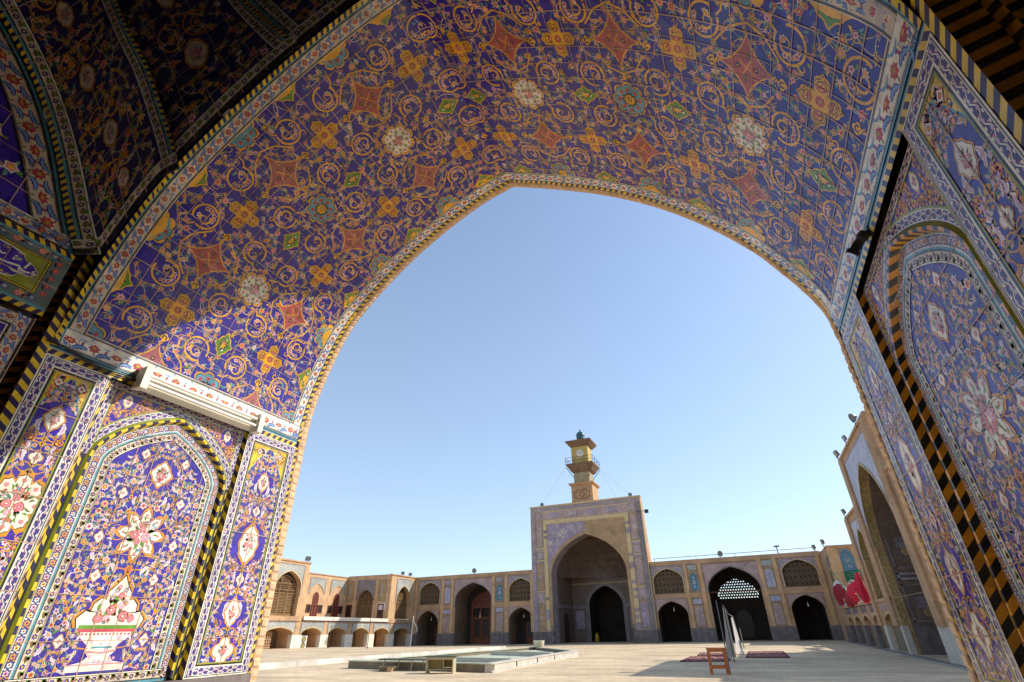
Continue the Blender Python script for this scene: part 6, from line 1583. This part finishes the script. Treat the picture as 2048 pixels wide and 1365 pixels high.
# darker strip and gutter along the right range
mb = MB(); mb.grid([[Vector((x, y, gz(x, y)+.012)) for x in (7.25, 7.8)] for y in range(6, 70, 4)], 'strip_paving')
tag(mb.build('right_pavement'), 'dark paved strip at the foot of the right range', 'pavement', None, 'structure')
mb = MB(); mb.grid([[Vector((x, y, gz(x, y)+.02)) for x in (7.1, 7.25)] for y in range(6, 70, 4)], 'concrete_lit')
tag(mb.build('gutter_edge'), 'pale stone edging between the court and the dark strip', 'pavement', None, 'structure')
# ---- the long pool basin
def R2(c, a):
    ca, sa = cos(a), sin(a); return lambda u, v, z: Vector((c[0]+u*ca-v*sa, c[1]+u*sa+v*ca, gz(c[0], c[1])+z))
PO = thing('pool_basin', 'long shallow concrete basin with pale green rim standing empty in the court', 'pool', (-15.5, 32, -.06))
A, B_, C_, D_ = (-19.3, 23.6), (-11.05, 22.9), (-11.5, 37.0), (-17.6, 45.0)
def wallseg(name, p, q, h, th, mat, top, foot=True):
    d = Vector((q[0]-p[0], q[1]-p[1], 0)); l = d.length; d.normalize(); nn = Vector((-d.y, d.x, 0))
    def fr(u, n, z):
        b = Vector((p[0], p[1], 0))+d*u+nn*n; return Vector((b.x, b.y, gz(b.x, b.y)+z))
    mb = MB(); mb.box((0, 0, -.3), (l, th, h-.045), mat, fr); o = mb.build(name, PO)
    mb = MB(); mb.box((-.04, -.03, h-.045), (l+.04, th+.05, h), top, fr); mb.build('coping', o)
    if foot: mb = MB(); mb.box((-.15, -.14, -.3), (l+.15, -.001, .07), 'concrete_lit', fr); mb.build('footing', o)
    for k in range(1, int(l/3)):
        mb = MB(); mb.box((3*k-.05, -.03, .0), (3*k+.05, -.004, h-.06), 'grey_stone', fr); mb.build('joint', o)
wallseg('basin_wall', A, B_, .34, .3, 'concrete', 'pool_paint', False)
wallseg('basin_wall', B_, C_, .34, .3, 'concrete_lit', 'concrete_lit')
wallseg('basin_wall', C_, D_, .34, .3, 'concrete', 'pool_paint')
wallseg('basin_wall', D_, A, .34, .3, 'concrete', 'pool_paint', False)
mb = MB(); mb.face([Vector((p[0], p[1], .03)) for p in (A, B_, C_, D_)], 'pool_paint'); mb.build('basin_floor', PO)
wallseg('inner_step', (-17.6, 28.5), (-12.3, 27.8), .3, .25, 'concrete_lit', 'pool_paint', False)
wallseg('inner_step', (-17.2, 35.5), (-12.4, 34.0), .34, .25, 'concrete_lit', 'pool_paint', False)
mb = MB()
for k in range(5): mb.tube([(-14.9+.14*k, 25.2, .0), (-14.9+.14*k, 25.25, .28+.05*(k % 2))], .02, 'grey_metal', 5)
mb.tube([(-15.0, 25.2, .25), (-14.2, 25.25, .27)], .025, 'grey_metal', 5); mb.tube([(-14.6, 25.2, 0), (-14.6, 25.2, .48)], .03, 'grey_metal', 5)
tag(mb.build('fountain_pipe', None, False, (-14.6, 25.2, 0)), 'small manifold of rusty fountain pipes standing inside the basin', 'pipe')
# ---- planter urn
U = thing('stone_urn', 'white stone urn on a small foot beyond the basin', 'urn', (-16.9, 43.9, gz(-16.9, 43.9)))
mb = MB(); mb.lathe((-16.9, 43.9, gz(-16.9, 43.9)), [(0, .16), (.16, .16), (.3, .26), (.42, .48), (.455, .72), (.46, .78), (.41, .78), (.38, .6), (0, .5)], 'urn_stone', 20); mb.build('bowl', U, True)
mb = MB(); mb.lathe((-16.9, 43.9, gz(-16.9, 43.9)), [(0, 0), (.24, 0), (.24, .05), (.15, .1), (.14, .17), (0, .17)], 'urn_stone', 16); mb.build('foot', U, True)
# ---- stone trough on the near left side of the basin
T0 = (-16.05, 22.35); z0 = gz(*T0)
TR = thing('stone_trough', 'small stepped stone trough on the paving in front of the basin', 'trough', (T0[0], T0[1], z0)); fr = R2(T0, .25)
mb = MB(); mb.grid([[fr(x*a, y*b, z) for x, y in ((-1, -1), (1, -1), (1, 1), (-1, 1))] for a, b, z in ((.27, .16, 0), (.31, .2, .09), (.33, .21, .091), (.38, .26, .19), (.33, .2, .19), (.3, .17, .1))], 'concrete', True); mb.face([fr(x*.3, y*.17, .1) for x, y in ((-1, -1), (1, -1), (1, 1), (-1, 1))], 'concrete'); mb.build('bowl', TR)
mb = MB()
for k in range(3): mb.box((.1, -.27+.01*k, .01+.06*k), (.32+.02*k, -.16, .06+.06*k), 'plaster_brick', fr)
mb.build('brick_step', TR)
# ---- long green topped table
TB = thing('long_table', 'long low table with thin green top on spindly legs behind the desk', 'table', (-15.6, 24.0, 0)); c0 = (-15.7, 22.85); fr = R2(c0, .05); z0 = 0
mb = MB(); mb.prism([(-1.2, 0), (1.5, 0), (1.5, .5), (-.95, .5), (-1.15, .35)], .43, .46, 'green_top', lambda u, n, z: fr(u, z, n)); mb.build('tabletop', TB)
for u, v in ((-.95, .08), (-.35, .42), (.55, .08), (.95, .42), (1.35, .08)):
    mb = MB(); mb.tube([fr(u-.03, v, -.03), fr(u+.05, v, .44)], .028, 'desk_cream', 6); mb.build('leg', TB)
mb = MB(); mb.box((-.9, .1, .39), (1.4, .13, .43), 'desk_cream', fr); mb.build('apron', TB)
# ---- desk seen from its open side
c0 = (-13.1, 22.15); fr = R2(c0, .30)
DK = thing('metal_desk', 'old cream metal desk with a green top standing beside the basin', 'desk', (c0[0], c0[1], gz(*c0)))
mb = MB(); mb.box((-.68, -.34, .60), (.68, .34, .635), 'green_top', fr); mb.build('desk_top', DK)
for u in (-.6, .58):
    mb = MB(); mb.box((u-.02 if u > 0 else u, -.3, 0), (u+.02 if u > 0 else u+.06, .3, .60), 'desk_cream', fr); mb.build('side_panel', DK)
mb = MB(); mb.box((-.54, .24, .14), (.56, .27, .599), 'desk_inside', fr); mb.build('modesty_panel', DK)
mb = MB(); mb.box((-.54, -.29, .5), (.56, -.27, .599), 'desk_cream', fr); mb.build('front_rail', DK)
mb = MB(); mb.box((.14, -.26, .2), (.555, .23, .24), 'desk_cream', fr); mb.box((.14, -.24, .2), (.16, .23, .52), 'desk_cream', fr); mb.build('shelf', DK)
mb = MB(); mb.box((-.54, -.2, .13), (.56, .23, .155), 'desk_cream', fr); mb.build('foot_rail', DK)
# ---- wooden folding stand (seat frame without a seat)
c0 = (-1.87, 24.45); fr = R2(c0, .22); z0 = gz(*c0)
ST = thing('wooden_stand', 'open varnished wooden stand with four legs, in the sun at the front of the court', 'stand', (c0[0], c0[1], z0))
for u in (-.30, .30):
    for v in (-.17, .19):
        mb = MB(); mb.box((u-.03, v-.035, 0), (u+.03, v+.035, .86), 'stool_wood', fr); mb.build('leg', ST)
for v in (-.17, .19):
    mb = MB(); mb.box((-.36, v-.05, .862), (.36, v+.05, .885), 'stool_wood', fr); mb.build('top_slat', ST)
    mb = MB(); mb.box((-.27, v-.025, .75), (.27, v+.025, .845), 'stool_wood', fr); mb.build('top_rail', ST)
    mb = MB(); mb.box((-.27, v-.025, .20), (.27, v+.025, .30), 'stool_wood', fr); mb.build('low_rail', ST)
for u in (-.30, .30):
    for z, h in ((.2, .1), (.72, .1)):
        mb = MB(); mb.box((u-.022, -.135, z), (u+.022, .155, z+h), 'stool_wood', fr); mb.build('side_rail', ST)
mb = MB(); 
# ---- white curtain screens on poles
SC = thing('cloth_screen', 'tall grey and white cloth screen slung between leaning poles on the court', 'screen', (-1.75, 33.5, 0))
rn = random.Random(12)
def sheet(a, b, ta, tb_, za, zb, ha, hb, mat, name, amp, waves):
    rows = []
    for i in range(11):
        s = i/10; row = []
        for j in range(25):
            t = j/24; x = (a[0]+(b[0]-a[0])*t)*(1-s)+(ta[0]+(tb_[0]-ta[0])*t)*s; y = (a[1]+(b[1]-a[1])*t)*(1-s)+(ta[1]+(tb_[1]-ta[1])*t)*s
            zt = ha+(hb-ha)*t-.04*sin(PI*t); zz = (za+(zb-za)*t)
            off = amp*sin(t*waves+s*2)*(.4+.6*(1-s))
            row.append(Vector((x+off, y+off*.3, zz+(zt-zz)*s+(.05*sin(t*waves*.7) if i == 0 else 0))))
        rows.append(row)
    mb = MB(); mb.grid(rows, mat); return mb.build(name, SC, True)
for (x, y, xt, yt, h, r) in ((-1.66, 32.2, -1.74, 33.5, 2.64, .032), (-1.52, 24.9, -1.98, 32.0, 2.8, .028), (-1.45, 40.4, -1.66, 40.6, 2.16, .04), (-1.66, 50.2, -1.69, 50.0, 1.4, .04)):
    mb = MB(); mb.tube([(x, y, 0), (xt, yt, h)], r, 'brown_pole' if y < 35 else 'grey_metal', 7); mb.build('pole', SC)
sheet((-2.07, 33.3), (-1.60, 34.6), (-1.77, 33.5), (-1.69, 33.9), .12, .08, 2.66, 2.45, 'grey_cloth', 'curtain', .05, 18)
sheet((-1.76, 39.0), (-1.43, 40.6), (-1.74, 40.0), (-1.67, 40.3), .1, .03, 2.05, 2.16, 'white_cloth', 'curtain', .06, 16)
mb = MB(); mb.tube([(-1.74, 33.5, 2.62), (-1.70, 37, 2.2), (-1.66, 40.6, 2.16)], .008, 'white_cloth', 5); mb.build('rope', SC)
# ---- carpets
def rug(pts, label, seed):
    rn = random.Random(seed); (a, b, c, d) = [Vector((*p, 0)) for p in pts]; rows = []
    for i in range(13):
        row = []
        for j in range(21):
            p = a.lerp(b, j/20).lerp(d.lerp(c, j/20), i/12); p.z = gz(p.x, p.y)+.035+.02*sin(j*1.7+seed)*sin(i*1.1)+(.03 if j in (0, 20) or i == 0 else 0)*rn.random(); row.append(p)
        rows.append(row)
    mb = MB(); mb.grid(rows, 'rug_red')
    for q, f_ in enumerate(mb.f):
        i, j = divmod(q, 20)
        if i in (0, 11) or j in (0, 19): mb.mi[q] = mb.m('rug_dark')
        elif (i+j*2) % 7 == 0 or (4 < i < 7 and j % 5 in (2, 3)): mb.mi[q] = mb.m('rug_dark')
    mb.reveal(lambda u, n, z: Vector((u, z, gz(u, z)+n)), [(p.x, p.y) for p in (a, b, c, d)], .004, .05, 'rug_dark')
    tag(mb.build('carpet', None, False, (a+c)/2), label, 'carpet', 'carpets laid out round the cloth screen')
rug([(-4.35, 32.0), (-1.95, 32.7), (-2.0, 37.0), (-4.3, 36.6)], 'worn red carpet lying half in shadow left of the cloth screen', 1)
rug([(-1.2, 36.2), (1.1, 36.5), (1.0, 44.0), (-1.2, 43.5)], 'flat faded red carpet lying in shade right of the cloth screen', 2)
rug([(-4.1, 38.3), (-2.4, 38.0), (-2.3, 41.0), (-4.2, 41.5)], 'small pink and red carpet in the sun behind the left carpet', 3)
# ---- poles on the left platform
def pole(x, y, h, r, label, arm=False, mat='grey_metal'):
    z = gp(x, y); t = thing('thin_pole' if not arm else 'lamp_pole', label, 'pole', (x, y, z))
    mb = MB(); mb.tube([(x, y, z-.1), (x, y, z+h)], r, mat, 6); mb.build('shaft', t)
    mb = MB(); mb.lathe((x, y, z), [(0, 0), (r*3.2, 0), (r*3.2, .05), (r*1.3, .09), (0, .09)], mat, 8); mb.build('base', t)
    if arm:
        mb = MB(); mb.tube(catmull([(x, y, z+h*.8), (x+.5, y, z+h*.74), (x+.75, y, z+h*.58), (x+.5, y, z+h*.5)], 5), r*.8, mat, 5); mb.build('arm', t)
pole(-35.6, 46.0, 2.5, .035, 'thin rusty pole standing on the raised platform', False, 'brown_wood')
pole(-41.3, 47.0, 2.1, .03, 'short thin rusty pole before the third pierced low arch', False, 'brown_wood')
x, y = -41.0, 61.5; z = gz(x, y); t = thing('lamp_pole', 'white lamp pole with a curled arm at the far left corner of the court', 'pole', (x, y, z))
mb = MB(); mb.tube([(x, y, z-.2), (x+.15, y, z+3.4)], .06, 'white_metal', 7); mb.build('shaft', t)
mb = MB(); mb.tube(catmull([(x+.1, y, z+2.9), (x+.55, y, z+2.4), (x+.85, y, z+1.9), (x+.7, y, z+1.6)], 5), .045, 'white_metal', 5); mb.build('arm', t)
mb = MB(); mb.lathe((x+.7, y, z+1.5), [(0, -.08), (.13, -.06), (.15, .04), (.05, .14), (0, .15)], 'lamp_glass', 10); mb.build('lamp_head', t)
# air conditioner standing in the second low arch
c = LEFT(40.85, -.25, 0); AC = thing('air_conditioner', 'white air conditioner with two round fans standing in the second low arch from the left', 'air conditioner', tuple(c))
fr = lambda u, n, z: LEFT(40.58+u, -.45+n, z)
mb = MB(); mb.box((0, 0, -.1), (.82, .4, 1.0), 'white_metal', fr); mb.build('casing', AC)
for z in (.22, .72):
    mb = MB(); mb.prism([(.41+.21*cos(2*PI*k/16), z+.21*sin(2*PI*k/16)) for k in range(16)], .4, .42, 'olive_paint' if 'olive_paint' in MATS else 'grey_metal', fr); o = mb.build('fan', AC)
    mb = MB(); mb.tube([fr(.41+.23*cos(2*PI*k/16), .42, z+.23*sin(2*PI*k/16)) for k in range(17)], .03, 'dark_metal', 5); mb.build('fan_guard', o)
# ================================================================== camera, sky, sun
cam = bpy.data.objects.new('camera', bpy.data.cameras.new('camera')); COL.objects.link(cam)
cam.data.sensor_width = 36; cam.data.lens = 984.186*36/2048; cam.data.clip_end = 3000; cam.data.clip_start = .05
yaw, pit, rol = -.408832745, .525214084, -.00963926
f = Vector((sin(yaw)*cos(pit), cos(yaw)*cos(pit), sin(pit))); r0 = Vector((cos(yaw), -sin(yaw), 0)); u0 = r0.cross(f)
r_ = r0*cos(rol)+u0*sin(rol); u_ = u0*cos(rol)-r0*sin(rol)
cam.matrix_world = Matrix(((r_.x, u_.x, -f.x, 0), (r_.y, u_.y, -f.y, 0), (r_.z, u_.z, -f.z, 1.7), (0, 0, 0, 1)))
sc.camera = cam
sd = Vector((1.0, .70, .94)).normalized(); el = math.asin(sd.z); az = math.atan2(sd.x, sd.y)
w = bpy.data.worlds.new('World'); sc.world = w; w.use_nodes = True; nt = w.node_tree
sky = nt.nodes.new('ShaderNodeTexSky'); sky.sky_type = 'NISHITA'; sky.sun_disc = False
sky.sun_elevation = el; sky.sun_rotation = az; sky.altitude = 1500; sky.air_density = 1.0; sky.dust_density = 1.6; sky.ozone_density = 1.2
g = nt.nodes.new('ShaderNodeTexCoord'); sp = nt.nodes.new('ShaderNodeSeparateXYZ'); nt.links.new(g.outputs['Generated'], sp.inputs[0])
mr = nt.nodes.new('ShaderNodeMapRange'); nt.links.new(sp.outputs[2], mr.inputs[0]); mr.inputs[1].default_value = 0; mr.inputs[2].default_value = .75; mr.inputs[3].default_value = .55; mr.inputs[4].default_value = .18
gain = mix(nt, 1.0, sky.outputs[0], (1.75, 1.75, 1.75), 'MULTIPLY')
hz = mix(nt, mr.outputs[0], gain, (3.55, 4.45, 5.3))     # dry summer haze, thickest near the horizon
nt.links.new(hz, nt.nodes['Background'].inputs[0]); nt.nodes['Background'].inputs[1].default_value = .15
sun = bpy.data.lights.new('sun', 'SUN'); sun.energy = 5.0; sun.angle = R(.53); sun.color = (1, .93, .83)
so = bpy.data.objects.new('sun', sun); COL.objects.link(so); so.location = (20, 14, 30)
so.rotation_euler = (-sd).to_track_quat('-Z', 'Y').to_euler()
sc.view_settings.view_transform = 'Standard'; sc.view_settings.look = 'None'; sc.view_settings.exposure = 0
sc.render.engine = 'CYCLES'
c = sc.cycles; c.max_bounces = 10; c.diffuse_bounces = 7; c.glossy_bounces = 4; c.transparent_max_bounces = 4; c.use_denoising = True
c.sample_clamp_indirect = 8
